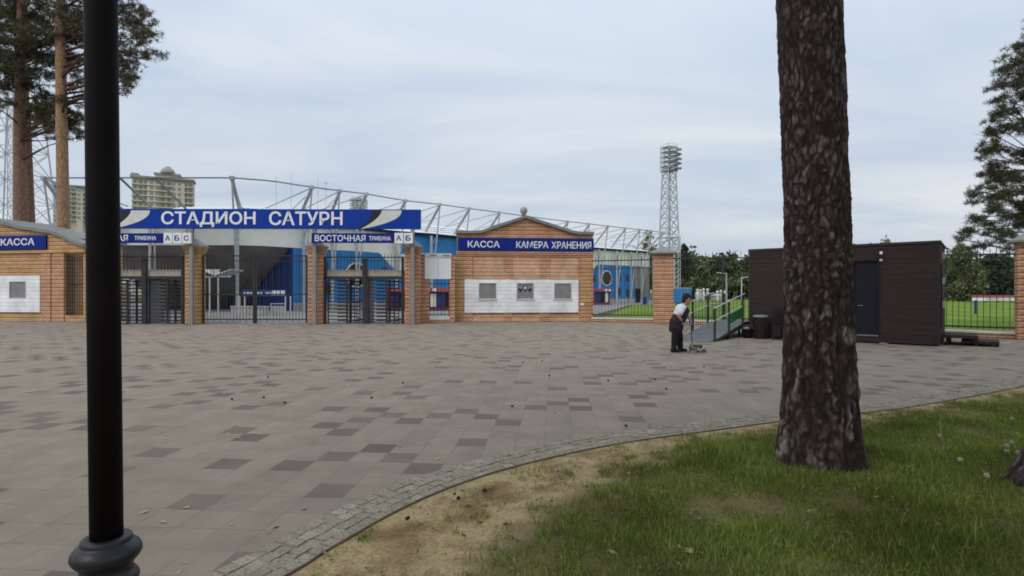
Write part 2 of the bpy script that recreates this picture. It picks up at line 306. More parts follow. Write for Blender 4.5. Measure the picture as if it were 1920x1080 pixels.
# ------------------------------------------------------------------ mesh helpers
WLOC = {}
def link(o): C.collection.objects.link(o); return o
def props(o, label=None, cat=None, group=None, kind=None):
    if label: o['label'] = label
    if cat: o['category'] = cat
    if group: o['group'] = group
    if kind: o['kind'] = kind
    return o
def thing(name, label, cat, loc=(0, 0, 0), rz=0.0, group=None):
    o = link(bpy.data.objects.new(name, None)); o.location = loc; o.rotation_euler = (0, 0, rz)
    o.empty_display_size = 0.2
    WLOC[o] = Vector(loc)
    return props(o, label, cat, group)
class MB:
    def __init__(s): s.v, s.f = [], []
    def add(s, v, f):
        k = len(s.v); s.v += [tuple(p) for p in v]; s.f += [tuple(i + k for i in q) for q in f]; return s
    def box(s, x0, x1, y0, y1, z0, z1):
        return s.add([(x0, y0, z0), (x1, y0, z0), (x1, y1, z0), (x0, y1, z0), (x0, y0, z1), (x1, y0, z1), (x1, y1, z1), (x0, y1, z1)],
                     [(3, 2, 1, 0), (4, 5, 6, 7), (0, 1, 5, 4), (1, 2, 6, 5), (2, 3, 7, 6), (3, 0, 4, 7)])
    def hexa(s, a, b):      # two quads a (bottom) and b (top), any orientation
        return s.add(list(a) + list(b), [(3, 2, 1, 0), (4, 5, 6, 7), (0, 1, 5, 4), (1, 2, 6, 5), (2, 3, 7, 6), (3, 0, 4, 7)])
    def tube(s, p, q, r, n=6, r2=None, caps=True):
        p, q = Vector(p), Vector(q); r2 = r if r2 is None else r2
        d = (q - p).normalized(); a = d.orthogonal().normalized(); b = d.cross(a)
        v = []
        for c, rr in ((p, r), (q, r2)):
            v += [c + (a * math.cos(2 * math.pi * i / n) + b * math.sin(2 * math.pi * i / n)) * rr for i in range(n)]
        f = [(i, (i + 1) % n, n + (i + 1) % n, n + i) for i in range(n)]
        if caps: f += [tuple(range(n - 1, -1, -1)), tuple(range(n, 2 * n))]
        return s.add(v, f)
    def path(s, pts, radii, n=8, caps=True):
        v, f = [], []; P = [Vector(p) for p in pts]
        a = None
        for i, p in enumerate(P):
            d = (P[min(i + 1, len(P) - 1)] - P[max(i - 1, 0)]).normalized()
            if a is None: a = d.orthogonal().normalized()
            a = (a - d * a.dot(d)).normalized(); b = d.cross(a)
            v += [p + (a * math.cos(2 * math.pi * k / n) + b * math.sin(2 * math.pi * k / n)) * radii[i] for k in range(n)]
        for i in range(len(P) - 1):
            f += [(i * n + k, i * n + (k + 1) % n, (i + 1) * n + (k + 1) % n, (i + 1) * n + k) for k in range(n)]
        if caps: f += [tuple(range(n - 1, -1, -1)), tuple(range((len(P) - 1) * n, len(P) * n))]
        return s.add(v, f)
    def prism(s, poly, y0, y1):     # poly of (x, z), extruded along y
        n = len(poly)
        v = [(x, y0, z) for x, z in poly] + [(x, y1, z) for x, z in poly]
        return s.add(v, [tuple(range(n)), tuple(range(2 * n - 1, n - 1, -1))] + [(i, n + i, n + (i + 1) % n, (i + 1) % n) for i in range(n)])
    def lathe(s, prof, c=(0, 0, 0), n=32):     # prof of (r, z)
        v, f = [], []
        for r, z in prof: v += [(c[0] + r * math.cos(2 * math.pi * k / n), c[1] + r * math.sin(2 * math.pi * k / n), c[2] + z) for k in range(n)]
        for i in range(len(prof) - 1): f += [(i * n + k, i * n + (k + 1) % n, (i + 1) * n + (k + 1) % n, (i + 1) * n + k) for k in range(n)]
        f += [tuple(range(n - 1, -1, -1)), tuple(range((len(prof) - 1) * n, len(prof) * n))]
        return s.add(v, f)
    def build(s, name, mat, parent=None, world=False, smooth=False, label=None, bevel=0.0):
        me = bpy.data.meshes.new(name)
        off = WLOC.get(parent, Vector((0, 0, 0))) if world else Vector((0, 0, 0))
        me.from_pydata([(p[0] - off[0], p[1] - off[1], p[2] - off[2]) for p in s.v], [], s.f)
        bm = bmesh.new(); bm.from_mesh(me); bmesh.ops.recalc_face_normals(bm, faces=bm.faces)
        if bevel: bmesh.ops.bevel(bm, geom=list(bm.edges), offset=bevel, segments=2, affect='EDGES', profile=0.7)
        bm.to_mesh(me); bm.free()
        me.materials.append(mat)
        if smooth: me.polygons.foreach_set('use_smooth', [True] * len(me.polygons))
        o = link(bpy.data.objects.new(name, me))
        if parent: o.parent = parent; WLOC[o] = WLOC.get(parent, Vector((0, 0, 0)))
        if label: o['label'] = label
        return o
def np_mesh(name, V, F, mat, parent=None, smooth=False):     # V (n,3), F (m,k)
    me = bpy.data.meshes.new(name); k = F.shape[1]
    me.vertices.add(len(V)); me.vertices.foreach_set('co', np.ascontiguousarray(V, dtype=np.float32).ravel())
    me.loops.add(F.size); me.loops.foreach_set('vertex_index', np.ascontiguousarray(F, dtype=np.int32).ravel())
    me.polygons.add(len(F)); me.polygons.foreach_set('loop_start', np.arange(0, F.size, k, dtype=np.int32))
    me.update(calc_edges=True); me.validate()
    me.materials.append(mat)
    if smooth: me.polygons.foreach_set('use_smooth', [True] * len(me.polygons))
    o = link(bpy.data.objects.new(name, me))
    if parent: o.parent = parent
    return o
def copy_tree(o, parent=None):
    c = o.copy(); link(c)
    if parent: c.parent = parent
    for ch in list(o.children): copy_tree(ch, c)
    return c
def text(s, mat, parent, x0, x1, z0, z1, y, depth=0.02, name='lettering', bold=0.012):
    cu = bpy.data.curves.new('t', 'FONT'); cu.body = s; cu.extrude = 0.5; cu.offset = bold; cu.resolution_u = 4
    to = bpy.data.objects.new('t', cu); link(to); bpy.context.view_layer.update()
    me = bpy.data.meshes.new_from_object(to.evaluated_get(bpy.context.evaluated_depsgraph_get()))
    bpy.data.objects.remove(to); bpy.data.curves.remove(cu)
    co = np.empty(len(me.vertices) * 3); me.vertices.foreach_get('co', co); co = co.reshape(-1, 3)
    lo, hi = co.min(0), co.max(0)
    u = x0 + (co[:, 0] - lo[0]) / (hi[0] - lo[0]) * (x1 - x0)
    zz = z0 + (co[:, 1] - lo[1]) / (hi[1] - lo[1]) * (z1 - z0)
    yy = y - depth * (0.5 + co[:, 2])
    me.vertices.foreach_set('co', np.stack([u, yy, zz], 1).ravel()); me.update()
    me.name = name; me.materials.clear(); me.materials.append(mat)
    o = link(bpy.data.objects.new(name, me)); o.parent = parent
    return o
def gp(px, D): return (px - 960) / F_PX * D
def gz(py, D): return CAM_H - (py - HOR) / F_PX * D
def P3(px, py, D): return Vector((gp(px, D), D, gz(py, D)))
def ground(px, py):
    D = F_PX * CAM_H / (py - HOR); return (gp(px, D), D)
class Plane:
    def __init__(s, pa, da, pb, db):
        s.A = Vector((gp(pa, da), da)); s.B = Vector((gp(pb, db), db))
        s.d = (s.B - s.A).normalized(); s.n = Vector((-s.d.y, s.d.x)); s.rz = math.atan2(s.d.y, s.d.x); s.L = (s.B - s.A).length
    def u(s, px, v=0.0):
        k = (px - 960) / F_PX; o = s.A + s.n * v
        return (k * o.y - o.x) / (s.d.x - k * s.d.y)
    def D(s, px, v=0.0): return s.A.y + s.n.y * v + s.d.y * s.u(px, v)
    def z(s, px, py, v=0.0): return gz(py, s.D(px, v))
    def uz(s, px, py, v=0.0): return (s.u(px, v), s.z(px, py, v))
    def w(s, u, v=0.0, z=0.0): q = s.A + s.d * u + s.n * v; return Vector((q.x, q.y, z))
    def root(s, name, label, cat, u=0.0, v=0.0, group=None):
        q = s.A + s.d * u + s.n * v
        return thing(name, label, cat, (q.x, q.y, 0), s.rz, group)

# ------------------------------------------------------------------ setting
def sheet(name, poly, z, mat, kind='structure'):
    o = MB().add([(x, y, z) for x, y in poly], [tuple(range(len(poly)))]).build(name, mat); o['kind'] = kind
    return o
sheet('ground', [(-1500, -200), (1500, -200), (1500, 2500), (-1500, 2500)], -0.03, M['dirt'])
sheet('plaza', [(-60, -15), (60, -15), (60, 22), (17.2, 19.0), (8.0, 28.6), (8.0, 34), (-60, 34)], 0.0, M['pavers'])
sheet('stadium_yard', [(-60, 28.1), (-1.0, 28.1), (-1.0, 30.8), (3.5, 31.2), (14.0, 67.0), (23, 78), (30, 110), (-60, 110)], 0.006, M['asphalt'])
sheet('football_pitch', [(4.6, 31), (8.0, 28.9), (17.2, 19.3), (60, 22.5), (110, 70), (110, 108), (30, 110), (23.5, 77), (14.5, 66.6)], 0.012, M['field'])

# edge of the lawn: pixel points on the ground, then beyond the frame
edge_px = [(545, 1080), (600, 1045), (660, 1010), (720, 975), (790, 940), (850, 915), (920, 891), (1000, 869), (1100, 846), (1200, 828), (1340, 809), (1460, 793), (1620, 776), (1700, 766), (1800, 749), (1920, 725)]
E = [(-2.9, -0.3), (-2.25, 1.0), (-1.72, 2.1)] + [ground(*p) for p in edge_px] + [(11.5, 11.2), (16, 13.6), (26, 17.5)]
E = np.array(E)
def catmull(P, n=10):
    out = []
    for i in range(len(P) - 1):
        p0, p1, p2, p3 = P[max(i - 1, 0)], P[i], P[i + 1], P[min(i + 2, len(P) - 1)]
        for k in range(n):
            t = k / n
            out.append(0.5 * ((2 * p1) + (-p0 + p2) * t + (2 * p0 - 5 * p1 + 4 * p2 - p3) * t * t + (-p0 + 3 * p1 - 3 * p2 + p3) * t ** 3))
    out.append(P[-1]); return np.array(out)
E = catmull(E, 8)
seg = np.r_[0, np.cumsum(np.hypot(*np.diff(E, axis=0).T))]
def edge_at(s): return np.stack([np.interp(s, seg, E[:, 0]), np.interp(s, seg, E[:, 1])], -1)
LD = np.array([0.62, -0.785])
def perp_d(x, y):      # distance from the lawn's edge
    best = np.full(np.shape(x), 1e9)
    for i in range(0, len(E) - 1, 2):
        a, b = E[i], E[min(i + 2, len(E) - 1)]; ab = b - a; L2 = ab @ ab
        t = np.clip(((x - a[0]) * ab[0] + (y - a[1]) * ab[1]) / L2, 0, 1)
        best = np.minimum(best, np.hypot(x - a[0] - t * ab[0], y - a[1] - t * ab[1]))
    return best
def vnoise(x, y, sc, seed=0.0):
    out = np.empty(len(x))
    for i in range(len(x)): out[i] = noise.noise((x[i] * sc + seed, y[i] * sc - seed, seed))
    return out
TREE = np.array([2.765, 5.05])
def bare_w(x): return np.interp(x, [-1.5, -0.5, 0.2, 0.7, 1.5, 2.2, 3.3, 6.5, 8, 12], [0.80, 0.80, 0.66, 0.50, 0.30, 0.12, 0.03, 0.03, 0.30, 0.3])
def lawn_z(x, y, d, nz):
    return 0.006 + 0.045 * np.clip(d / 1.2, 0, 1) + 0.022 * nz * np.clip(d / 0.5, 0, 1)
def make_lawn():
    S = np.unique(np.r_[np.linspace(0, seg[-1], 60), np.interp(np.linspace(-2.2, 9.5, 190), E[:, 0], seg)])
    T = np.r_[np.linspace(0, 1.2, 26), np.linspace(1.28, 6, 60), np.array([7, 9, 12, 18])]
    A = edge_at(S)
    X = A[:, None, 0] + LD[0] * T[None]; Y = A[:, None, 1] + LD[1] * T[None]
    x, y = X.ravel(), Y.ravel(); d = perp_d(x, y)
    nz = vnoise(x, y, 1.4) + 0.5 * vnoise(x, y, 5.0, 3.0)
    z = lawn_z(x, y, d, nz)
    ns, ntt = len(S), len(T)
    i = np.arange(ns - 1)[:, None] * ntt + np.arange(ntt - 1)[None]
    F = np.stack([i, i + 1, i + ntt + 1, i + ntt], -1).reshape(-1, 4)[:, ::-1]
    o = np_mesh('lawn', np.stack([x, y, z], 1), F, M['soil'], smooth=True); o['kind'] = 'structure'
    n2 = vnoise(x, y, 1.1, 7.0) + 0.6 * vnoise(x, y, 3.3, 2.0)
    turf = np.clip((d - bare_w(x) + 0.75 * n2 * np.clip(bare_w(x), .2, 1)) / 0.6, 0, 1) * np.clip(0.9 + 0.5 * vnoise(x, y, 0.9, 11.0) + 0.5 * vnoise(x, y, 4.0, 5.0), 0.7, 1)
    a = o.data.attributes.new('turf', 'FLOAT', 'POINT'); a.data.foreach_set('value', turf.astype(np.float32))
make_lawn()
# granite setts along the edge, one strip
def make_setts():
    rng = random.Random(3); mb = MB()
    rows = 4; wrow = 0.098
    top = seg[-1] - 0.4
    for r in range(rows):
        s = 0.05 * r
        while s < top:
            L = rng.uniform(0.085, 0.125)
            a, b = edge_at(np.array([s + 0.002]))[0], edge_at(np.array([s + L - 0.002]))[0]
            if b[0] > -2.6 and a[0] < 14:
                t = (b - a) / np.linalg.norm(b - a); n = np.array([-t[1], t[0]])
                o0, o1 = 0.012 + r * wrow + rng.uniform(0, .006), 0.012 + (r + 1) * wrow - 0.002
                z = 0.009 + rng.uniform(0, 0.008); tilt = [rng.uniform(-.003, .003) for _ in range(4)]
                j = lambda p: p + np.array([rng.uniform(-.006, .006), rng.uniform(-.006, .006)])
                q = [j(a + n * o0), j(b + n * o0), j(b + n * o1), j(a + n * o1)]; c = sum(q) / 4
                mb.hexa([(p[0], p[1], -0.02) for p in q], [((p[0] * .965 + c[0] * .035), (p[1] * .965 + c[1] * .035), z + tilt[k]) for k, p in enumerate(q)])
            s += L
    o = mb.build('sett_strip', M['sett']); o['kind'] = 'structure'
    st = MB()           # mortar bed under the stones
    P = [p for p in E if -2.7 < p[0] < 14.2]
    for i in range(len(P) - 1):
        a, b = P[i], P[i + 1]; t = (b - a) / np.linalg.norm(b - a); n = np.array([-t[1], t[0]]) * (rows * wrow + 0.01)
        st.add([(a[0], a[1], .004), (b[0], b[1], .004), (b[0] + n[0], b[1] + n[1], .004), (a[0] + n[0], a[1] + n[1], .004)], [(0, 1, 2, 3)])
    st.build('sett_bed', M['asphalt'])['kind'] = 'structure'
    ed = MB()           # thin rusty steel edging between setts and lawn
    for i in range(len(P) - 1):
        a, b = P[i], P[i + 1]
        t = (b - a) / np.linalg.norm(b - a); n = np.array([-t[1], t[0]]) * 0.010
        ed.hexa([(a[0], a[1], -.02), (b[0], b[1], -.02), (b[0] + n[0], b[1] + n[1], -.02), (a[0] + n[0], a[1] + n[1], -.02)],
                [(a[0], a[1], .02), (b[0], b[1], .02), (b[0] + n[0], b[1] + n[1], .02), (a[0] + n[0], a[1] + n[1], .02)])
    ed.build('kerb_edging', plain('dark_edging', (0.14, 0.105, 0.075), 0.9))['kind'] = 'structure'
make_setts()

def make_grass():
    rng = np.random.default_rng(8)
    n = 1100000
    x = rng.uniform(-1.6, 11, n); y = rng.uniform(2.6, 11.2, n)
    pxx = 960 + x / y * F_PX
    edge_y = np.interp(x, E[:, 0], E[:, 1])
    keep = (y < edge_y + 0.5) & (pxx > 380) & (pxx < 2060)
    edge_y = edge_y[keep]; x, y = x[keep], y[keep]; d = perp_d(x, y); outside = y > edge_y
    g = np.stack([x, y], 1)
    # coarse noise lookups on a grid (fast)
    gx, gy = np.meshgrid(np.linspace(-1.6, 11, 380), np.linspace(2.6, 11.2, 260), indexing='ij')
    def lookup(sc, seed):
        v = vnoise(gx.ravel(), gy.ravel(), sc, seed).reshape(gx.shape)
        ix = np.clip(((x + 1.6) / 12.6 * 379), 0, 378.999); iy = np.clip((y - 2.6) / 8.6 * 259, 0, 258.999)
        i0, j0 = ix.astype(int), iy.astype(int); fx, fy = ix - i0, iy - j0
        return v[i0, j0] * (1 - fx) * (1 - fy) + v[i0 + 1, j0] * fx * (1 - fy) + v[i0, j0 + 1] * (1 - fx) * fy + v[i0 + 1, j0 + 1] * fx * fy
    nT = lookup(7.0, 31.0); nA, nB, nC, nD = lookup(1.1, 7.0), lookup(3.3, 2.0), lookup(0.9, 11.0), lookup(1.9, 23.0)
    bw = bare_w(x)
    dens = np.clip((d - bw + 0.75 * (nA + .6 * nB) * np.clip(bw, .2, 1)) / 1.0, 0.0, 1)
    dens = np.clip(dens + 0.9 * nT * (dens > 0.01) * (1 - dens), 0, 1)
    dens = dens * np.clip(1.15 + 0.4 * nC + 0.5 * nD, 0.6, 1) * np.clip(0.55 + 0.30 * (x - 0.2) + 0.25 * (y - 3.2) + 0.9 * nT, 0.25, 1) + (0.010 + 1.3 * np.clip(nT - 0.22, 0, 1) + 0.25 * np.clip(nD - 0.22, 0, 1)) * (d > 0.03)
    rt = np.hypot(x - TREE[0], y - TREE[1])
    dens *= (rt > 0.31)
    dens = np.where((rt < 0.55) & (y < 5.0), dens * 0.5, dens)
    dens = np.where(outside, (d < 0.40) * (0.004 + 0.10 * np.clip(nT - .2, 0, 1)) + (d < .05) * .12, dens)
    k = rng.uniform(size=len(x)) < dens
    x, y, d, nC, nD = x[k], y[k], d[k], nC[k], nD[k]; m = len(x)
    nz = (lambda: None)
    z = 0.006 + 0.045 * np.clip(d / 1.2, 0, 1) - 0.006
    h = rng.gamma(5.0, 0.0088, m) * np.clip(0.85 + 0.9 * nD, 0.4, 1.7) * np.clip(0.5 + d / 0.8, 0.5, 1)
    tall = rng.uniform(size=m) < 0.02; h = np.where(tall, h * 1.9, h); h = np.clip(h, 0.015, 0.22)
    near = np.hypot(x - 2.16, y - 5.25) < 0.42; h = np.where(near, h * 1.9, h)
    wd = (0.0018 + 0.0007 * y / 5) * rng.uniform(0.7, 1.4, m)
    a = rng.uniform(0, 2 * np.pi, m); b = rng.uniform(0, 2 * np.pi, m); ln = rng.uniform(0.15, 0.85, m) * h
    ax = np.stack([np.cos(a), np.sin(a), np.zeros(m)], 1) * wd[:, None]
    lean = np.stack([np.cos(b) * ln, np.sin(b) * ln], 1)
    base = np.stack([x, y, z], 1)
    def at(t, bend):
        p = base.copy(); p[:, :2] += lean * bend; p[:, 2] += h * t; return p
    p1, p2 = at(0.55, 0.3), at(np.sqrt(np.clip(1 - (ln / np.maximum(h, 1e-4)) ** 2 * .6, .3, 1)), 1.0)
    V = np.stack([base - ax, base + ax, p1 + ax * .8, p1 - ax * .8, p2], 1).reshape(-1, 3)
    i = np.arange(m)[:, None] * 5
    F = np.concatenate([i + np.array([[0, 1, 2]]), i + np.array([[0, 2, 3]]), i + np.array([[3, 2, 4]])], 0)
    o = np_mesh('grass', V, F, M['grass']); o['kind'] = 'stuff'
    o['label'] = 'patchy green grass growing on the lawn around the big pine'
make_grass()

# ------------------------------------------------------------------ pines
def needle_crown(name, clusters, mat, parent, seed, per=95, k=14, ln=0.26, wd=0.030, flat=0.5):
    rng = np.random.default_rng(seed); cs = []
    for (c, r) in clusters:
        n = max(12, int(per * r * r))
        # sub-pads inside the cluster leave gaps between them
        ns = max(4, int(4 + 7 * r)); sub = rng.normal(size=(ns, 3)); sub /= np.linalg.norm(sub, axis=1)[:, None]
        sub *= rng.uniform(0.35, 1.0, (ns, 1)) * np.array([r, r, r * flat])
        who = rng.integers(0, ns, n)
        q = rng.normal(size=(n, 3)) * np.array([.24, .24, .10]) * min(r, 1.3) * 0.85
        cs.append(np.asarray(c)[None] + sub[who] + q)
    T = np.concatenate(cs, 0); n = len(T)
    d = rng.normal(size=(n, k, 3)); d[..., 2] += 0.55; d /= np.linalg.norm(d, axis=2)[..., None]
    L = ln * rng.uniform(0.6, 1.2, (n, k, 1))
    side = np.cross(d, rng.normal(size=(n, k, 3))); side /= np.linalg.norm(side, axis=2)[..., None] + 1e-9
    c = T[:, None, :] + rng.normal(size=(n, k, 3)) * ln * 0.18
    V = np.stack([c - side * wd * .5, c + side * wd * .5, c + d * L], 2).reshape(-1, 3)
    F = np.arange(len(V)).reshape(-1, 3)
    V = V - np.array(WLOC[parent])
    return np_mesh(name, V, F, mat, parent)
def pine(label, D, trunk, clusters, bark, seed, group=None, mat='needles', per=68, ln=0.25, wd=0.034, nseg=14, brad=0.045):
    """trunk: list of (world point, radius); clusters: list of (world point, radius)"""
    rng = random.Random(seed)
    t = thing('pine_tree', label, 'pine tree', trunk[0][0], group=group)
    MB().path([p for p, r in trunk], [r for p, r in trunk], nseg).build('trunk', bark, t, world=True, smooth=True)
    br = MB(); zs = [p[2] for p, r in trunk]
    for c, r in clusters:
        c = Vector(c); best = trunk[0][0]
        hd = 1e9
        for p, rr in trunk:
            pass
        zt = min(max(zs[0] + 1, c.z - 0.30 * math.hypot(c.x - trunk[-1][0][0], c.y - trunk[-1][0][1]) * rng.uniform(0.4, 1.3)), zs[-1])
        for i in range(len(trunk) - 1):
            if zs[i] <= zt <= zs[i + 1]:
                f = (zt - zs[i]) / (zs[i + 1] - zs[i]); best = Vector(trunk[i][0]).lerp(Vector(trunk[i + 1][0]), f)
        dist = (c - best).length
        if dist < 0.3: continue
        mid = best.lerp(c, .5) + Vector((rng.uniform(-.12, .12), rng.uniform(-.12, .12), rng.uniform(-.05, .12))) * dist
        br.path([best, best.lerp(mid, .5), mid, mid.lerp(c, .6), c], [brad * (1 + dist * .18), brad * .9 * (1 + dist * .12), brad * .75, brad * .5, brad * .3], 6)
        for _ in range(3):
            e = c + Vector((rng.uniform(-1, 1), rng.uniform(-1, 1), rng.uniform(-.3, .5))) * r
            br.path([mid.lerp(c, .6), e], [brad * .4, brad * .15], 4)
    br.build('branches', M['twig'], t, world=True, smooth=True)
    needle_crown('crown', [(tuple(c), r) for c, r in clusters], M[mat], t, seed, per=per, ln=ln, wd=wd)
    return t
# left pines behind the ticket office
DL = 36.0
def cl_px(lst, D, seed, spread=2.2, scale=1.0):
    rng = random.Random(seed); out = []
    for px, py, r in lst:
        d = D + rng.uniform(-spread, spread)
        out.append((P3(px, py, d), r / F_PX * d * scale))
    return out
def up(c, n, D, seed, x0, x1, y0, y1, r):
    rng = random.Random(seed); return [(rng.uniform(x0, x1), rng.uniform(y0, y1), rng.uniform(*r)) for _ in range(n)]
trA = [(P3(40, 548 + F_PX * CAM_H / DL, DL), .40), (P3(38, 420, DL), .36), (P3(37, 250, DL), .32), (P3(40, 60, DL), .26), (P3(46, -150, DL), .20), (P3(50, -330, DL), .07)]
clA = [(80, 200, 32), (110, 222, 34), (140, 245, 24), (70, 240, 22), (100, 212, 30), (88, 185, 26), (35, 25, 50), (95, 45, 50), (140, 60, 45), (45, 75, 48), (60, 140, 40), (110, 110, 42), (0, 110, 50), (150, 20, 45), (85, 95, 45), (95, 208, 34), (125, 232, 34), (75, 222, 30), (15, 160, 38), (40, 120, 44), (135, 195, 30), (100, 250, 22), (15, 20, 55), (60, 5, 50), (10, 85, 50), (75, 70, 50), (125, 25, 42), (90, 130, 42), (25, 145, 40), (140, 120, 40), (60, 105, 45), (-30, 60, 60), (-40, 150, 50), (20, 50, 45), (110, 75, 45), (-10, 200, 26),
       (70, 205, 28), (110, 190, 26), (90, 232, 26), (140, 225, 30), (165, 190, 26), (120, 258, 18), (155, 255, 18), (8, 190, 20), (60, 170, 24), (130, 160, 28)] + up(0, 12, DL, 3, -70, 170, -230, -20, (40, 62))
pine('tall reddish pine left of the lamp post, thick trunk behind the ticket office roof', DL, trA, cl_px(clA, DL, 1), M['bark_red'], 11, mat='needles')
DB = 37.6
trB = [(P3(60, 548 + F_PX * CAM_H / DB, DB), .36), (P3(55.5, 420, DB), .31), (P3(49, 230, DB), .26), (P3(38, 60, DB), .22), (P3(15, -120, DB), .15), (P3(0, -260, DB), .05)]
clB = [(-20, -10, 50), (-60, 40, 50), (-80, 110, 45), (30, -40, 50), (-60, -80, 50), (0, 120, 35), (-90, 190, 40)] + up(0, 6, DB, 4, -130, 40, -230, -40, (40, 58))
pine('slimmer dark red pine trunk leaning close behind the thick reddish pine', DB, trB, cl_px(clB, DB, 2), M['bark_red'], 12)
DC = 34.0
trC = [(P3(121, 548 + F_PX * CAM_H / DC, DC), .36), (P3(119, 420, DC), .325), (P3(116, 250, DC), .30), (P3(113, 60, DC), .26), (P3(114, -150, DC), .20), (P3(118, -340, DC), .06)]
clC = [(238, 160, 16), (230, 172, 14), (235, 132, 24), (238, 148, 18), (245, 25, 40), (225, 85, 38), (265, 65, 32), (180, 80, 44), (195, 110, 38), (240, 145, 20), (236, 120, 26), (180, 20, 48), (215, 60, 42), (255, 40, 32), (275, 72, 26), (292, 98, 20), (240, 95, 28), (205, 130, 36), (232, 140, 22), (236, 165, 12), (190, 180, 26), (262, 100, 18), (240, 10, 34), (225, -20, 40), (150, 55, 40),
       (165, 150, 28), (282, 112, 14), (150, 215, 14)] + up(0, 11, DC, 5, 40, 250, -240, -30, (38, 58))
pine('orange barked pine immediately left of the lamp post, straight bare trunk', DC, trC, cl_px(clC, DC, 3), M['bark_orange'], 13)
# right pine, trunk just outside the frame
DR = 23.5
outl = [(60, 1925), (95, 1893), (120, 1878), (165, 1858), (205, 1868), (240, 1842), (270, 1850), (300, 1838), (335, 1846), (362, 1812), (390, 1828), (425, 1818), (448, 1796)]
rng0 = random.Random(9); clR = []
for yy in range(30, 462, 17):
    xl = np.interp(yy, [a for a, b in outl], [b for a, b in outl]) if yy >= 60 else 1935
    x = xl + 9
    first = True
    while x < 2150:
        r = rng0.uniform(13, 19) if first else rng0.uniform(20, 32)
        if first or rng0.random() < 0.85: clR.append((x + (0 if first else rng0.uniform(-8, 8)), yy + rng0.uniform(-9, 9), r))
        x += r * 1.55; first = False
trR = [(P3(2005, 548 + F_PX * CAM_H / DR, DR), .34), (P3(2000, 400, DR), .29), (P3(1990, 200, DR), .20), (P3(1985, 60, DR), .10), (P3(1984, 5, DR), .04)]
pine('dark green conical pine at the right edge of the picture overhanging the fence', DR, trR, cl_px(clR, DR, 6, spread=2.6), M['bark_red'], 14, mat='needles_cool', per=180, ln=0.20, wd=0.020, brad=0.03)

# big foreground pine: plated bark
def bark_trunk(parent, ctr, rad, z0, z1, seed, nth, dz, xr=(-math.pi, math.pi)):
    zs = list(np.arange(z0, z1, dz)); V = []; plate = []; cell = []
    for z in zs:
        cx, cy = ctr(z); r0 = rad(z)
        for k in range(nth):
            th = 2 * math.pi * k / nth
            rr = r0 * (1 + 0.025 * math.sin(3 * th + 1.3 * z + seed) + 0.018 * math.sin(5 * th - 0.9 * z))
            if z < 0.55: rr *= 1 + 0.13 * (1 - z / 0.55) ** 1.5 * (0.55 + 0.6 * math.sin(4 * th + seed * 2 + 0.8))
            lo = min(max((2.4 - z) / 1.6, 0), 1)
            q = Vector((math.cos(th) * r0 * (13 - 2.5 * lo), math.sin(th) * r0 * (13 - 2.5 * lo), z * 6.0 + seed - lo * 0))
            wv = Vector((noise.noise(q * .6), noise.noise(q * .6 + Vector((9, 3, 1))), noise.noise(q * .45 + Vector((2, 8, 4)))))
            w2 = Vector((noise.noise(q * 1.9), noise.noise(q * 1.9 + Vector((5, 1, 7))), noise.noise(q * 1.6 + Vector((3, 3, 9)))))
            q2 = q + wv * 1.0 + w2 * 0.45
            q2 = Vector((q2.x, q2.y, q2.z * (1 - .60 * lo)))
            dd, pp = noise.voronoi(q2, distance_metric='DISTANCE')
            e = dd[1] - dd[0]
            gap = 0.5 + 0.9 * noise.noise(q * .5 + Vector((4, 4, 4)))
            f1 = min(max((e - 0.05) / (0.20 + 0.40 * max(gap, 0)), 0), 1)
            d3, p3 = noise.voronoi(q2 * 2.3 + Vector((11, 2, 5)), distance_metric='DISTANCE')
            f2 = min(max((d3[1] - d3[0]) / 0.3, 0), 1)
            cid = noise.cell(pp[0] * 7.31 + Vector((.5, .5, .5))); cid = cid - math.floor(cid)
            cid2 = noise.cell(p3[0] * 5.17 + Vector((.5, .5, .5))); cid2 = cid2 - math.floor(cid2)
            fine = noise.noise(q * 3.1)
            f = f1 ** 1.3 * (0.70 + 0.30 * f2) * (0.80 + 0.6 * fine)
            fur = abs(noise.noise(Vector((q.x * .62, q.y * .62, q.z * .16)) + wv * .35 + Vector((1.7, 6.1, 2.2))))
            fur = min(max((fur - 0.015) / 0.13, 0), 1)
            fv = 1 - (0.35 + .5 * lo) * (1 - fur)
            f = min(max(f * fv, 0), 1)
            rr += (fv - 0.8) * 0.03 + (f1 - 0.6) * (0.008 + .005 * lo) + (cid - .5) * 0.007 * f1 + (cid2 - .5) * 0.005 * f2 + fine * 0.005
            fine = fine + (cid2 - .5) * 1.5
            V.append((cx + rr * math.cos(th), cy + rr * math.sin(th), z)); plate.append(f); cell.append(min(max(cid * .30 + .42 * (fine + .75), 0), 1))
    nzz = len(zs)
    i = np.arange(nzz - 1)[:, None] * nth + np.arange(nth)[None]; j = np.arange(nzz - 1)[:, None] * nth + (np.arange(nth)[None] + 1) % nth
    F = np.stack([i, j, j + nth, i + nth], -1).reshape(-1, 4)
    o = np_mesh('trunk', np.array(V) - np.array(WLOC[parent]), F, M['bark'], parent, smooth=True)
    for nm, arr in (('plate', plate), ('cell', cell)):
        a = o.data.attributes.new(nm, 'FLOAT', 'POINT'); a.data.foreach_set('value', np.array(arr, dtype=np.float32))
    return o
def crown_ring(ctr, z0, z1, n, rmax, seed):
    rng = random.Random(seed); out = []
    for i in range(n):
        z = rng.uniform(z0, z1); a = rng.uniform(0, 6.28); f = 1 - 0.6 * (z - z0) / (z1 - z0)
        r = rmax * f * math.sqrt(rng.uniform(0.05, 1)); out.append(((ctr[0] + r * math.cos(a), ctr[1] + r * math.sin(a), z), rng.uniform(0.9, 1.5)))
    return out
bp_ = thing('pine_tree', 'huge pine trunk with thick plated bark standing in the lawn in front', 'pine tree', (TREE[0], TREE[1], 0))
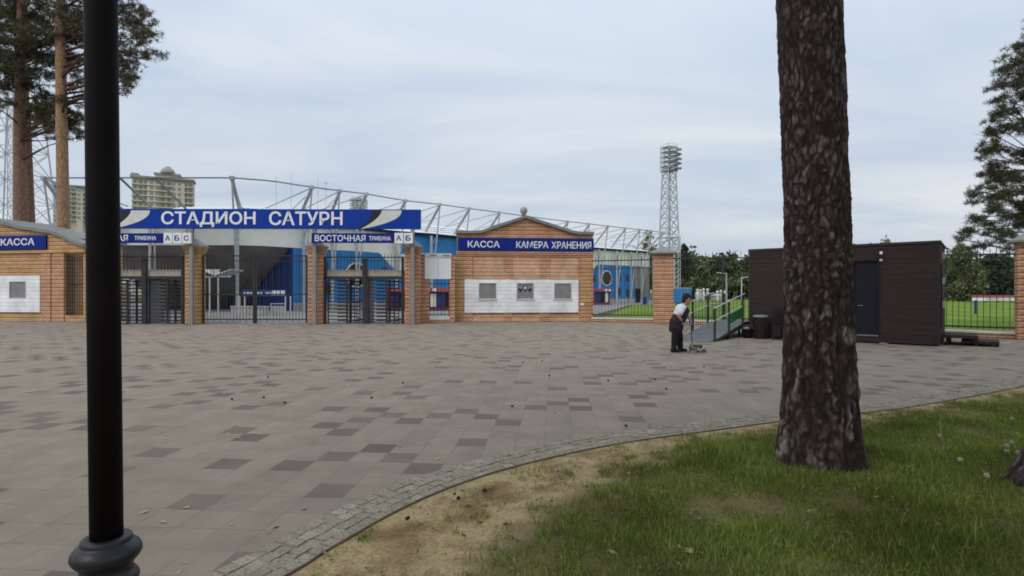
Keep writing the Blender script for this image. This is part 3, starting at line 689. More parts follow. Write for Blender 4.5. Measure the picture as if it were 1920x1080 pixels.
def rad_main(z): return float(np.interp(z, [0, .15, .45, .9, 1.5, 2.3, 4.1, 9, 17], [.362, .348, .316, .290, .270, .264, .260, .24, .13]))
def ctr_main(z): return (float(np.interp(z, [0, .8, 2.2, 4.2, 17], [TREE[0], TREE[0] - .003, TREE[0] - .010, TREE[0] - .095, TREE[0] - .35])), TREE[1])
bark_trunk(bp_, ctr_main, rad_main, 0.0, 5.4, 3.0, 230, 0.0125)
MB().path([(*ctr_main(z), z) for z in (5.36, 8, 11, 14, 17, 19)], [rad_main(5.4) + .01, .24, .21, .18, .12, .04], 16).build('upper_trunk', M['bark_red'], bp_, world=True, smooth=True)
cm = crown_ring((TREE[0] - .2, TREE[1]), 10.5, 18.5, 36, 5.0, 4)
brm = MB(); rr_ = random.Random(2)
for c, r in cm:
    zb = max(9.5, c[2] - 1.2); b0 = Vector((*ctr_main(zb), zb)); brm.path([b0, b0.lerp(Vector(c), .5) + Vector((0, 0, .3)), c], [.07, .05, .02], 5)
brm.build('branches', M['twig'], bp_, world=True)
crown_main = needle_crown('crown', cm, M['needles'], bp_, 21, per=60, k=10, ln=0.3, wd=0.05)
# second foreground pine, its flare just enters at the right edge
T2 = (4.34, 4.18)
bp2 = thing('pine_tree', 'flared root base of a pine at the right edge beside the dandelions', 'pine tree', (*T2, 0))
def rad2(z): return float(np.interp(z, [0, .1, .25, .5, 1, 3, 6], [.51, .45, .39, .335, .28, .25, .22]))
bark_trunk(bp2, lambda z: T2, rad2, 0.0, 5.0, 8.0, 120, 0.022)
MB().path([(*T2, z) for z in (4.97, 9, 13, 16)], [.225, .2, .13, .05], 14).build('upper_trunk', M['bark_red'], bp2, world=True, smooth=True)
c2 = crown_main.copy(); link(c2); c2.parent = bp2

for (x, y, sx), lab in zip(((-3.6, -4.2, 1.25), (2.0, -5.5, 1.3), (6.5, -1.5, 1.2)), ('unseen pine added behind the camera on the left, its crown shading the paving', 'unseen pine added directly behind the camera, its crown shading the lawn', 'unseen pine added behind the camera on the right, its crown shading the lawn')):  # unseen pines added so their crowns darken the foreground
    tb = thing('pine_tree', lab, 'pine tree', (x, y, 0), x)
    MB().path([(0, 0, 0), (.05, 0, 4), (0, .05, 9), (0, 0, 17)], [.34, .26, .2, .05], 12).build('trunk', M['bark_red'], tb, smooth=True)
    cc = crown_main.copy(); link(cc); cc.parent = tb; cc.scale = (sx, sx, .95)
def litter():
    rng = np.random.default_rng(5); n = 30000
    x = rng.uniform(-1.6, 9, n); y = rng.uniform(2.6, 10.5, n); d = perp_d(x, y)
    k = (y < np.interp(x, E[:, 0], E[:, 1])) & (d > .02) & (vnoise(x, y, 2.3, 4.0) + rng.normal(size=n) * .25 > -.05); x, y, d = x[k], y[k], d[k]; m = len(x)
    z = 0.013 + 0.045 * np.clip(d / 1.2, 0, 1) + rng.uniform(0, .015, m)
    a = rng.uniform(0, 6.28, m); L = rng.gamma(3, .0045, m); W = L * rng.uniform(.12, .6, m)
    dx = np.stack([np.cos(a), np.sin(a), rng.uniform(-.3, .3, m)], 1) * L[:, None]; dy = np.stack([-np.sin(a), np.cos(a), rng.uniform(-.4, .4, m)], 1) * W[:, None]
    p = np.stack([x, y, z], 1)
    V = np.stack([p - dx, p - dy, p + dx, p + dy], 1).reshape(-1, 3)
    o = np_mesh('ground_litter', V, np.arange(len(V)).reshape(-1, 4), m_island('dry_litter', [(0.0, (.06, .038, .020)), (.6, (.17, .11, .055)), (.93, (.26, .20, .11)), (1.0, (.34, .28, .19))]))
    o['kind'] = 'stuff'; o['label'] = 'dry brown needle and leaf litter lying over the lawn'
litter()
# ------------------------------------------------------------------ broadleaf trees, woodland
def leaf_cards(ells, n_per, size, seed):
    rng = np.random.default_rng(seed); V = []
    for (c, rx, ry, rz, n) in ells:
        n = int(n * n_per)
        u = rng.normal(size=(n, 3)); u /= np.linalg.norm(u, axis=1)[:, None]
        lump = 0.75 + 0.35 * np.sin(u[:, 0] * 5 + c[0]) * np.sin(u[:, 2] * 6 + c[1]) + rng.normal(size=n) * 0.10
        p = np.array(c) + u * np.array([rx, ry, rz]) * (lump * rng.uniform(0.45, 1.0, n) ** .4)[:, None]
        a = rng.normal(size=(n, 3)); a /= np.linalg.norm(a, axis=1)[:, None]
        b = np.cross(a, rng.normal(size=(n, 3))); b /= np.linalg.norm(b, axis=1)[:, None]
        s = size * rng.uniform(0.5, 1.2, (n, 1))
        V.append(np.stack([p - a * s, p + b * s * .6, p + a * s, p - b * s * .6], 1))
    V = np.concatenate(V, 0).reshape(-1, 3); return V, np.arange(len(V)).reshape(-1, 4)
def broadleaf(label, px, D, ytop, wpx, mat, seed, name='broadleaf_tree', ybot=None, n=1500, size=0.28, group=None):
    x = gp(px, D); zt = gz(ytop, D); rw = wpx / 2 / F_PX * D
    t = thing(name, label, 'tree', (x, D, 0), group=group)
    rng = random.Random(seed)
    zb = zt * 0.25 if ybot is None else gz(ybot, D)
    tr = MB().path([(0, 0, 0), (.1, 0, zt * .3), (-.1, .1, zt * .6), (0, 0, zt * .92)], [.28, .22, .14, .03], 8)
    ells = []
    for i in range(9):
        a = rng.uniform(0, 6.28); f = rng.random(); z = zb + (zt - zb) * (0.2 + 0.68 * f); r = rw * (0.85 - .55 * f)
        c = (r * .6 * math.cos(a), r * .6 * math.sin(a), z); ells.append((c, rw * .5, rw * .5, (zt - zb) * .16, 1 / 10))
        tr.path([(0, 0, z * .8), c], [.07, .02], 5)
    if ybot is not None: ells += [((dx_ * rw * .6, -.3, zb + (zt - zb) * .18), rw * .45, rw * .4, (zt - zb) * .2, 1 / 7) for dx_ in (-.8, 0, .8)]
    ells.append(((0, 0, zt - (zt - zb) * .14), rw * .3, rw * .3, (zt - zb) * .14, 1 / 14))
    tr.build('trunk', M['twig'], t, smooth=True)
    V, F = leaf_cards(ells, n, size, seed)
    np_mesh('crown', V, F, M[mat], t)
    return t
rw = random.Random(31); ells = []
for i in range(64):
    D = rw.uniform(118, 150); px = 1235 + (i + rw.random()) * 21
    x = gp(px, D); zt = gz(rw.uniform(468, 482) if px < 1440 else rw.uniform(476, 492), D)
    ells.append(((x, D, zt * .52), rw.uniform(3, 5), rw.uniform(3, 5), zt * .5, rw.uniform(.7, 1.2)))
    ells.append(((x - 2, D + 4, zt * .62), 4.5, 3.5, zt * .32, .7))
    ells.append(((x + 2, D - 6, zt * .28), rw.uniform(3, 4.5), 3, zt * .3, .7))
V, F = leaf_cards(ells, 1100, 0.66, 32)
wo_ = np_mesh('woodland', V, F, M['leaves']); wo_['kind'] = 'stuff'; wo_['label'] = 'dense green wood along the far side of the football pitch'
broadleaf('dark narrow tree showing just right of the end brick pillar of the short fence', 1284, 96, 456, 40, 'leaves_dark', 41, n=1600, size=.34)
broadleaf('yellow green tree seen through the roof trusses under the far floodlight mast', 1216, 112, 430, 60, 'leaves_pale', 42, n=900, size=.4)
broadleaf('wispy treetop rising above the roof of the brown shed', 1662, 92, 441, 34, 'leaves_pale', 43, n=500, size=.3)
broadleaf('small treetop peeking out beside the big trunk above the shed', 1596, 96, 446, 26, 'leaves_pale', 44, n=350, size=.3)
broadleaf('tiny thin treetop above the brown shed roof, right of the wispy one', 1632, 99, 452, 14, 'leaves_pale', 45, n=140, size=.25)
broadleaf('olive green bushy tree behind the fence just right of the brown shed', 1806, 94, 456, 80, 'leaves_pale', 46, n=2200, size=.34, ybot=566)
broadleaf('dark bushy tree behind the fence under the overhanging pine', 1868, 97, 474, 110, 'leaves_dark', 47, n=3400, size=.34, ybot=572)

# ------------------------------------------------------------------ lamp post in the foreground
LZ = 2.15; LX = gp(200, LZ)
lp = thing('lamp_post', 'black cast iron lamp post with ringed base, close in front on the left', 'lamp post', (LX, LZ, 0))
z0 = 0.622
lx = (189.5 - 200) / F_PX * LZ
MB().path([(0, 0, z0 - .02), (lx * .52, 0, 1.56), (lx, 0, z0 + 2.03), (lx * 1.9, 0, 4.6)], [.0545, .0545, .0545, .050], 40).build('post', M['lampblack'], lp, smooth=True)
MB().lathe([(.165, 0), (.165, .05), (.150, .07), (.148, .30), (.146, .36), (.138, .385), (.125, .398), (.100, .408), (.092, .425), (.094, .436), (.103, .446), (.108, .458), (.106, .470), (.098, .482), (.090, .490), (.086, .505), (.090, .520), (.100, .530), (.110, .542), (.1165, .556), (.115, .572), (.106, .588), (.094, .598), (.0845, .602), (.0835, .606), (.0835, .618), (.080, .622), (.056, .624)], n=56).build('base_rings', M['lampring'], lp, smooth=True)
MB().lathe([(.052, 4.55), (.09, 4.62), (.07, 4.7), (.16, 5.0), (.17, 5.15), (.05, 5.3), (.01, 5.34)], c=(lx * 1.9, 0, 0), n=24).build('lantern', M['lampblack'], lp, smooth=True)

# ------------------------------------------------------------------ central ticket building
PK = Plane(847, 29.2, 1113, 29.9)
kb = PK.root('ticket_building', 'brick ticket building with gabled roof and three shuttered windows in the middle', 'building')
def gable_pts(P, pts): return [P.uz(a, b) for a, b in pts]
top = gable_pts(PK, [(855, 438), (885, 438), (903, 437.5), (920, 431), (950, 421), (985, 409.5), (1004, 415.5), (1040, 427), (1070, 437), (1085, 440), (1113, 440)])
u0, u1 = PK.u(857), PK.u(1112)
wall_poly = [(u0, 0)] + [(u1, 0)] + [(max(min(a, u1), u0), b) for a, b in reversed(top)]
MB().prism(wall_poly, 0.0, 4.0).build('wall', M['brick'], kb)
cop = MB()
for i in range(len(top) - 1):
    (a, b), (c, d) = top[i], top[i + 1]; th = 0.15
    cop.hexa([(a, -.16, b + .002), (c, -.16, d + .002), (c, 4.16, d + .002), (a, 4.16, b + .002)], [(a, -.16, b + th), (c, -.16, d + th), (c, 4.16, d + th), (a, 4.16, b + th)])
cop.build('roof', M['coping'], kb)
zl = PK.z(985, 474)
led = MB().box(u0 - .04, u1 + .02, -.10, 0.003, zl - .10, zl + .06); led.box(u0 - .02, u1 + .01, -.06, .003, zl - .20, zl - .102)
led.build('ledge', M['brick'], kb)
for a, b in ((848.5, 887), (944, 960), (1012, 1031), (1085, 1112)):
    ua, ub = PK.u(a), PK.u(b)
    MB().box(ua, ub, -.05, 0.002, 0.0, zl - .203).build('pilaster', M['brick'], kb)
    if b - a > 25: MB().box(ua + .10, min(ub - .12, PK.u(869) if a < 900 else 99), -.066, -.052, .3, zl - .3).build('pilaster_panel', M['brick_yellow'], kb)
MB().box(PK.u(888), PK.u(1084), -.015, .002, PK.z(985, 523), zl - .21).build('brick_panel', M['brick_plaid'], kb)
MB().box(PK.u(860), PK.u(1090), -.03, .001, 0, .28).build('plinth', M['brick_plaid'], kb)
# white painted panel with three window openings
ws = [(897.5, 930.5), (968.5, 1000.5), (1038.5, 1071)]
zt, zb_ = PK.z(985, 524), PK.z(985, 586); wt, wb = PK.z(985, 530.5), PK.z(985, 561)
pan = MB(); ua, ub = PK.u(871), PK.u(1084)
pan.box(ua, ub, -.075, -.051, wt, zt); pan.box(ua, ub, -.075, -.051, zb_, wb)
xs = [ua] + [q for p in ws for q in (PK.u(p[0]), PK.u(p[1]))] + [ub]
for i in range(0, len(xs), 2): pan.box(xs[i], xs[i + 1], -.075, -.051, wb + .001, wt - .001)
pan.build('white_panel', M['brick_white'], kb)
for k, p in enumerate(ws):
    a, b = PK.u(p[0]), PK.u(p[1])
    wn = MB().box(a + .01, b - .01, -.052, -.049, wb + .01, wt - .01).build('window_shutter', M['shutter'], kb)
    fr = MB().box(a, b, -.088, -.05, wb, wb + .03).box(a, b, -.088, -.05, wt - .03, wt).box(a, a + .03, -.088, -.05, wb + .031, wt - .031).box(b - .03, b, -.088, -.05, wb + .031, wt - .031)
    fr.build('frame', M['frame_grey'], wn)
    MB().box(a - .05, b + .05, -.115, -.0755, wb - .05, wb - .002).build('sill', M['frame_grey'], wn)
    if k == 1:
        c = (a + b) / 2; zc = PK.z(985, 541); s = .17
        em = MB().prism([(c - s * .55, zc + s), (c - s * .2, zc + s * .85), (c, zc + s * 1.05), (c + s * .2, zc + s * .85), (c + s * .55, zc + s), (c + s * .6, zc - .05), (c + .02, zc - s * 1.1), (c - s * .6, zc - .05)], -.060, -.0525)
        em.build('emblem', M['blue2'], wn)
        for sg in (-1, 1):
            MB().prism([(c + sg * .13, zc - .06), (c + sg * .33, zc + .02), (c + sg * .36, zc - .10), (c + sg * .27, zc - .12), (c + sg * .30, zc - .22), (c + sg * .2, zc - .16)], -.0575, -.0525).build('emblem_wing', M['navydoor'], wn)
        MB().prism([(c - .05, zc + .10), (c + .05, zc + .10), (c + .05, zc), (c, zc - .07), (c - .05, zc)], -.066, -.0605).build('emblem_mark', M['white'], wn)
ua, ub = PK.u(858.5), PK.u(1112.5); za, zb2 = PK.z(985, 471), PK.z(985, 447)
sg = PK.root('ticket_sign', 'dark blue sign reading КАССА and КАМЕРА ХРАНЕНИЯ over three ticket windows', 'sign', ua, -.11)
MB().box(0, ub - ua, 0, .10, za, zb2).build('board', M['blue2'], sg)
def PKu(px): return PK.u(px, -.11) - ua
text('КАССА', M['white'], sg, PKu(877), PKu(937), PK.z(905, 464.3), PK.z(905, 452), -.001)
text('КАМЕРА', M['white'], sg, PKu(968), PKu(1028), PK.z(1000, 465.5), PK.z(1000, 453), -.001)
text('ХРАНЕНИЯ', M['white'], sg, PKu(1034), PKu(1108.5), PK.z(1070, 466.5), PK.z(1070, 453.5), -.001)
# lamp on the gable
uc, zc = PK.uz(986, 402)
MB().tube((uc, 1.0, zc - .2), (uc, 1.0, zc + .12), .035, 8).build('lamp_stem', M['steeldark'], kb)
gl = MB().lathe([(.06, .08), (.14, .16), (.20, .30), (.21, .40), (.16, .50), (.08, .55), (.01, .56)], c=(uc, 1.0, zc), n=20).build('roof_lamp', plain('grey_lamp_glass', (.33, .33, .31), .3), kb, smooth=True)
MB().box(PK.u(1088), PK.u(1094), -.075, -.05, PK.z(1091, 572), PK.z(1091, 568)).build('wall_plate', M['white'], kb)

# ------------------------------------------------------------------ left ticket building
PL = Plane(-170, 31.0, 160, 29.0)
lb = PL.root('ticket_building', 'brick ticket office with wavy roof at the left edge, one shuttered window visible', 'building')
topL = gable_pts(PL, [(-170, 440), (-125, 439), (-80, 424), (-37, 411), (0, 419), (30, 427), (50, 431), (95, 437.5), (110, 442), (128, 450), (145, 458.5), (160, 463)])
uo0, uo1, zo0, zo1 = PL.u(121.5), PL.u(156), PL.z(139, 592), PL.z(139, 476)
uE = PL.u(160)
base_top = [(a, b) for a, b in topL]
def topz(u): return float(np.interp(u, [a for a, b in topL], [b for a, b in topL]))
lw = MB()
lw.prism([(0, 0), (uo0, 0), (uo0, topz(uo0))] + [(a, b) for a, b in reversed(topL) if a < uo0], 0, 3.5)
lw.prism([(uo0 + .001, zo1), (uE, zo1), (uE, topz(uE))] + [(a, b) for a, b in reversed(topL[:-1]) if a > uo0] + [(uo0 + .001, topz(uo0))], 0.002, .5)
lw.box(uo0 + .001, uE, .002, .5, 0, zo0).box(uo1, uE, .004, .498, zo0 + .001, zo1 - .001)
lw.build('wall', M['brick_yellow'], lb)
cop = MB()
for i in range(len(topL) - 1):
    (a, b), (c, d) = topL[i], topL[i + 1]; th = 0.17; yb = 3.6 if c < uo0 + .3 else .62
    cop.hexa([(a, -.14, b + .002), (c, -.14, d + .002), (c, yb, d + .002), (a, yb, b + .002)], [(a, -.14, b + th), (c, -.14, d + th), (c, yb, d + th), (a, yb, b + th)])
cop.build('roof', M['coping'], lb)
zl = PL.z(50, 472)
MB().box(0, uE, -.09, .001, zl - .09, zl + .05).build('ledge', M['brick_yellow'], lb)
for a, b in ((78, 96), (101, 121), (-60, -30)):
    MB().box(PL.u(a), PL.u(b), -.05, .001, 0, zl - .10).build('pilaster', M['brick'], lb)
a, b = PL.u(-52), PL.u(77); zt, zb_ = PL.z(20, 517), PL.z(20, 585); w0, w1, wb, wt = PL.u(20), PL.u(51.5), PL.z(36, 559), PL.z(36, 527.5)
MB().box(a, b, -.075, -.051, wt, zt).box(a, b, -.075, -.051, zb_, wb).box(a, w0, -.075, -.051, wb + .001, wt - .001).box(w1, b, -.075, -.051, wb + .001, wt - .001).build('white_panel', M['brick_white'], lb)
MB().box(a, b, -.0505, .001, zb_ + .02, zt - .02).build('panel_backing', M['brick_white'], lb)
wn = MB().box(w0 + .01, w1 - .01, -.056, -.0508, wb + .01, wt - .01).build('window_shutter', M['shutter'], lb)
MB().box(w0, w1, -.09, -.057, wb, wb + .03).box(w0, w1, -.09, -.057, wt - .03, wt).box(w0, w0 + .03, -.09, -.057, wb + .031, wt - .031).box(w1 - .03, w1, -.09, -.057, wb + .031, wt - .031).build('frame', M['frame_grey'], wn)
gr = MB()
for i in range(8):
    u = uo0 + .04 + i * (uo1 - uo0 - .08) / 7; gr.tube((u, .12, zo0), (u, .12, zo1 - .06), .014, 5)
for z in (zo0 + .1, (zo0 + zo1) / 2, zo1 - .3): gr.box(uo0 + .001, uo1 - .001, .10, .14, z - .02, z + .02)
gr.build('grille', M['iron'], lb)
gd = MB()
for i in range(7): gd.tube((uo0 + .06 + i * .075, .06, zo0 + .05), (uo0 + .06 + i * .075, .06, zo1 - .15), .011, 5)
for z in np.linspace(zo0 + .15, zo1 - .3, 14): gd.tube((uo0 + .03, .06, z), (uo0 + .58, .06, z), .010, 5)
gd.build('wicket', M['iron'], lb)
sgl = PL.root('ticket_sign', 'dark blue sign reading КАССА at the left edge over one ticket window', 'sign', PL.u(-150), -.11)
uL = PL.u(-150)
MB().box(0, PL.u(89.5) - uL, 0, .10, PL.z(45, 467.5), PL.z(45, 442)).build('board', M['blue2'], sgl)
text('КАССА', M['white'], sgl, PL.u(2, -.11) - uL, PL.u(65, -.11) - uL, PL.z(33, 460.5), PL.z(33, 447.5), -.001)

# ------------------------------------------------------------------ entrance: pillars, turnstiles, gate
PG = Plane(172, 27.1, 775, 27.4)
zcap = PG.z(590, 462)
def pillar(px0, px1, label, mat='brick'):
    u0, u1 = PG.u(px0), PG.u(px1); dp = .62
    r = PG.root('brick_pillar', label, 'pillar', u0, 0.0, 'brick pillars of the entrance'); W = u1 - u0; c = W / 2
    MB().box(0, W, 0, dp, 0, zcap - .25).build('shaft', M[mat], r)
    MB().box(-.05, W + .05, -.05, dp + .05, zcap - .249, zcap - .08).box(-.09, W + .09, -.09, dp + .09, zcap - .079, zcap).build('corbel', M[mat], r)
    MB().add([(-.14, -.14, zcap + .002), (W + .14, -.14, zcap + .002), (W + .14, dp + .14, zcap + .002), (-.14, dp + .14, zcap + .002), (c, dp / 2, zcap + .42)], [(0, 1, 4), (1, 2, 4), (2, 3, 4), (3, 0, 4), (3, 2, 1, 0)]).build('cap', M['coping'], r)
    return r
pillar(166, 192, 'entrance brick pillar mostly hidden behind the black lamp post', 'brick_yellow')
pillar(346.5, 373, 'entrance brick pillar between the left turnstile and the double gate', 'brick_yellow')
pillar(577, 604, 'entrance brick pillar between the double gate and the right turnstile')
pillar(759, 786, 'entrance brick pillar right of the right turnstile beside the notice board')

# main sign
ZS0, ZS1 = PG.z(500, 430), PG.z(500, 394)
us0, us1 = PG.u(159, -.35), PG.u(788.5, -.35)
ms_ = PG.root('entrance_sign', 'long blue sign reading СТАДИОН САТУРН spanning the entrance', 'sign', us0, -.35)
bm_ = MB().box(0, us1 - us0, 0, .22, ZS0, ZS1); bm_.build('board', M['blue'], ms_)
def SU(px): return PG.u(px, -.35) - us0
def SZ(px, py): return PG.z(px, py, -.35)
text('СТАДИОН', M['white'], ms_, SU(303), SU(479.5), SZ(390, 425.5), SZ(390, 396.5), -.001, .03, bold=.018)
text('САТУРН', M['white'], ms_, SU(505), SU(642.5), SZ(575, 422.5), SZ(575, 396.5), -.001, .03, bold=.018)
def swoosh(name, mat, L, Rr, y):
    # strip between two polylines sampled at the same heights
    mb = MB()
    for i in range(len(L) - 1):
        a, b, c, d = L[i], Rr[i], Rr[i + 1], L[i + 1]
        q = [(SU(p[0]), min(max(SZ(*p), ZS0 + .004), ZS1 - .004)) for p in (a, b, c, d)]
        mb.hexa([(x, y, z) for x, z in q], [(x, -.0005, z) for x, z in q])
    mb.build(name, mat, ms_)
ys = np.linspace(0, 1, 15)
def curve(xt, xb, p=2.0, yt=394.5, yb=429.5): return [(xt + (xb - xt) * t ** p, yt + (yb - yt) * t) for t in ys]
swoosh('white_swoosh', M['offwhite'], curve(716, 676, 1.7), curve(753, 679, 2.4), -.012)
swoosh('black_swoosh', M['black'], curve(697, 667, 2.6), curve(715.5, 675.5, 1.7), -.012)
swoosh('white_swoosh', M['offwhite'], curve(246, 206, 1.7), curve(281, 209, 2.4), -.012)
swoosh('black_swoosh', M['black'], curve(228, 197, 2.6), curve(245.5, 205.5, 1.7), -.012)
for px in (183, 357, 588.5, 773):
    u = SU(px); MB().box(u - .085, u + .085, .02, .19, 0, ZS0 - .002).build('post', M['postgrey'], ms_)

def sub_sign(label, x0, xb, x1, words, boxes):
    u0 = PG.u(x0, -.48); r = PG.root('direction_sign', label, 'sign', u0, -.48)
    q = lambda px: PG.u(px, -.48) - u0
    zt, zb = PG.z(x1, 437.5, -.48), PG.z(x1, 455.5, -.48)
    MB().box(0, q(xb), 0, .12, zb, zt).build('board', M['blue2'], r)
    for s, a, b, t, bo in words: text(s, M['white'], r, q(a), q(b), PG.z(a, bo, -.48), PG.z(a, t, -.48), -.001, .015)
    for s, a, b in boxes:
        bx = MB().box(q(a) + .01, q(b) - .02, -.01, .12, zb - .02, zt + .02).build('letter_box', M['white'], r)
        w = q(b) - q(a); text(s, M['blue2'], bx, q(a) + .2 * w, q(b) - .25 * w, zb + .11, zt - .10, -.011, .012)
sub_sign('blue stand sign ending in the white boxes А Б С beside the lamp post', 172, 306, 358,
         [('ЮЖНАЯ', 178, 240, 440, 452), ('ТРИБУНА', 252.5, 293, 442.5, 450.3)], [('А', 306.5, 323.5), ('Б', 324, 341), ('С', 341.5, 358.5)])
sub_sign('blue stand sign reading ВОСТОЧНАЯ ТРИБУНА with white boxes А and Б', 584, 739, 775,
         [('ВОСТОЧНАЯ', 590.5, 685.5, 440.5, 452.5), ('ТРИБУНА', 692, 733, 443, 451)], [('А', 739.5, 756.5), ('Б', 757, 774.5)])

# turnstile (double, full height) with the fence frame in front
def turnstile(px0, px1, label):
    u0 = PG.u(px0, .35); r = PG.root('turnstile', label, 'turnstile', u0, .35, 'full height turnstiles at the entrance')
    W = PG.u(px1, .35) - u0; zr = PG.z(680, 481, .35); zc0, zc1 = PG.z(680, 518, .35), PG.z(680, 506, .35)
    mid = W * .51
    f = MB()
    for u, wdt in ((.06, .12), (W - .06, .12)): f.box(u - wdt / 2, u + wdt / 2, -.06, .06, 0, zr)
    f.box(mid - .10, mid + .12, -.08, .05, 0, zr - .1)
    f.box(.121, W - .121, -.025, .025, zr - .06, zr - .01)
    f.box(.121, mid - .101, -.03, .03, zc0 - .14, zc0 - .005).box(mid + .121, W - .121, -.03, .03, zc0 - .14, zc0 - .005)
    f.build('frame', M['iron'], r)
    for s0, s1 in ((.2, mid - .14), (mid + .17, W - .15)):
        p = MB(); u = s0
        p.box(s0 - .03, s1 + .02, -.056, -.034, zr - .22, zr - .20)
        while u < s1: p.tube((u, -.045, zc1 - .1), (u, -.045, zr + .13), .013, 5); u += .165
        p.build('picket_row', M['iron'], r)
    
    MB().box(.13, mid - .105, .04, 1.5, zc0, zc1).box(mid + .125, W - .13, .04, 1.5, zc0, zc1).build('canopy', M['canopyband'], r)
    h = zc0 - .16
    for (a, b) in ((.12, mid - .1), (mid + .12, W - .12)):
        c = a + (b - a) * .56; y = .78
        ro = MB().tube((c, y, .02), (c, y, h), .055, 8)
        for i in range(12):
            z = .14 + i * (h - .22) / 11
            for k in range(3):
                t = R(205 + 120 * k + 0.1); ro.tube((c, y, z), (c + .66 * math.cos(t), y + .66 * math.sin(t), z), .028, 5)
        ro.build('rotor', M['iron'], r)
        co = MB()           # comb of fixed bars on the left
        co.box(a + .04, a + .10, y - .72, y - .66, 0, h)
        co.box(c - .045, c + .045, y - .74, y - .66, 0, h)
        for i in range(12):
            z = .22 + i * (h - .24) / 11
            if z < h: co.tube((a + .1, y - .69, z), (c - .04, y - .69, z), .026, 5)
        co.build('comb', M['iron'], r)
        cg = MB()           # curved cage of uprights on the right
        for t in range(-80, 81, 20):
            q = (c + .72 * math.cos(R(t)), y + .72 * math.sin(R(t)))
            if q[0] < b: cg.tube((q[0], q[1], 0), (q[0], q[1], h), .025, 5)
        pr = None
        for z in (.18, 1.1, h - .1):
            pr = None
            for t in range(-80, 81, 20):
                q = (min(c + .72 * math.cos(R(t)), b), y + .72 * math.sin(R(t)), z)
                if pr: cg.tube(pr, q, .024, 5)
                pr = q
        cg.build('cage', M['iron'], r)
    hs = MB().box(mid - .13, mid + .15, .06, 1.4, 0, h + .1); hs.build('housing', M['steeldark'], r)
    return r
turnstile(607, 757.5, 'dark full height turnstile between two brick pillars under the sign with А Б')
turnstile(194, 345, 'dark full height turnstile beside the lamp post under the sign with А Б С')

# double gate
ug0 = PG.u(379, .3)
dg = PG.root('entrance_gate', 'dark double leaf iron gate with fine bars under the long blue sign', 'gate', ug0, .3)
Wg = PG.u(577, .3) - ug0; zgt, zgm, zg2, zgb = (PG.z(480, y, .3) for y in (478.5, 552, 490, 600))
for s in (0, 1):
    a, b = (0.03, Wg / 2 - .03) if s == 0 else (Wg / 2 + .03, Wg - .03)
    lf = MB().box(a, a + .07, -.03, .03, .05, zgt).box(b - .07, b, -.03, .03, .05, zgt)
    for z, t in ((zgt - .05, .05), (zg2, .03), (zgm - .03, .06), (zgb, .06)): lf.box(a + .071, b - .071, -.025, .025, z, z + t)
    lo = lf.build('gate_leaf', M['iron'], dg)
    bars = MB(); n = 15
    for i in range(1, n):
        u = a + .07 + (b - a - .14) * i / n
        bars.tube((u, 0, .08 if i % 2 else zgb), (u, 0, zgt + (.0 if i % 2 else .0)), .0125, 5)
        if i % 2 == 0: bars.tube((u + .1, 0, zgm), (u + .1, 0, zgt), .008, 4)
    bars.build('bars', M['iron'], lo)
MB().box(Wg / 2 - .02, Wg / 2 + .02, -.05, .0, .02, zgt).build('lock_stile', M['iron'], dg)

# ------------------------------------------------------------------ link wall with small grille, notice board
PW = Plane(787, 28.2, 852, 28.6)
lk = PW.root('brick_wall', 'short stepped brick wall with a small grille beside the ticket building', 'wall')
a0, a1, a2, a3 = PW.u(786), PW.u(805), PW.u(843.5), PW.u(853)
zs_ = PW.z(824, 595); zt_ = PW.z(795, 478)
MB().box(a0, a1 - .25, 0, .4, 0, zt_).box(a1 - .25, a1, .02, .38, 0, PW.z(800, 524)).box(a1 + .001, a2 - .001, .02, .38, 0, zs_ - .12).box(a2, a3, .01, .39, 0, PW.z(848, 478)).build('piers', M['brick'], lk)
MB().add([(a0 - .05, -.05, zt_), (a1 - .2, -.05, zt_), (a1 - .2, .45, zt_), (a0 - .05, .45, zt_), (a0 - .05, -.05, zt_ + .36), (a0 - .05, .45, zt_ + .36)], [(0, 1, 4), (2, 3, 5), (1, 2, 5, 4), (0, 4, 5, 3), (3, 2, 1, 0)]).build('coping', M['offwhite'], lk)
MB().box(a1 + .002, a2 - .002, -.02, .42, zs_ - .119, zs_ + .04).build('sill', M['plinthtop'], lk)
g = MB(); zg = PW.z(824, 532)
for i in range(6):
    u = a1 + .05 + i * (a2 - a1 - .1) / 5; g.tube((u, .1, zs_ + .06), (u, .1, zg + .22), .014, 5)
for z in (zs_ + .14, zs_ + .5, zg): g.box(a1 + .004, a2 - .004, .08, .12, z - .02, z + .02)
g.build('grille', M['iron'], lk)
nb = PW.root('notice_board', 'pale blank notice board hung above the small grille', 'notice board', PW.u(796.5), -.03)
un = PW.u(845.5) - PW.u(796.5)
MB().box(0, un, -.04, 0, PW.z(820, 523), PW.z(820, 482.5)).build('panel', M['white'], nb)
MB().box(-.01, un + .01, -.06, .0, PW.z(820, 482), PW.z(820, 475)).build('header', M['offwhite'], nb)
MB().box(un * .49, un * .51, -.043, -.0405, PW.z(820, 522), PW.z(820, 483.5)).box(.02, un - .02, -.043, -.0405, PW.z(820, 484.5), PW.z(820, 483.4)).build('rail', M['frame_grey'], nb)
for a_, b_ in ((.2, .45), (.68, .95)): MB().box(un * a_, un * b_, -.075, -.061, PW.z(820, 480.3), PW.z(820, 477.5)).build('clip', M['steeldark'], nb)

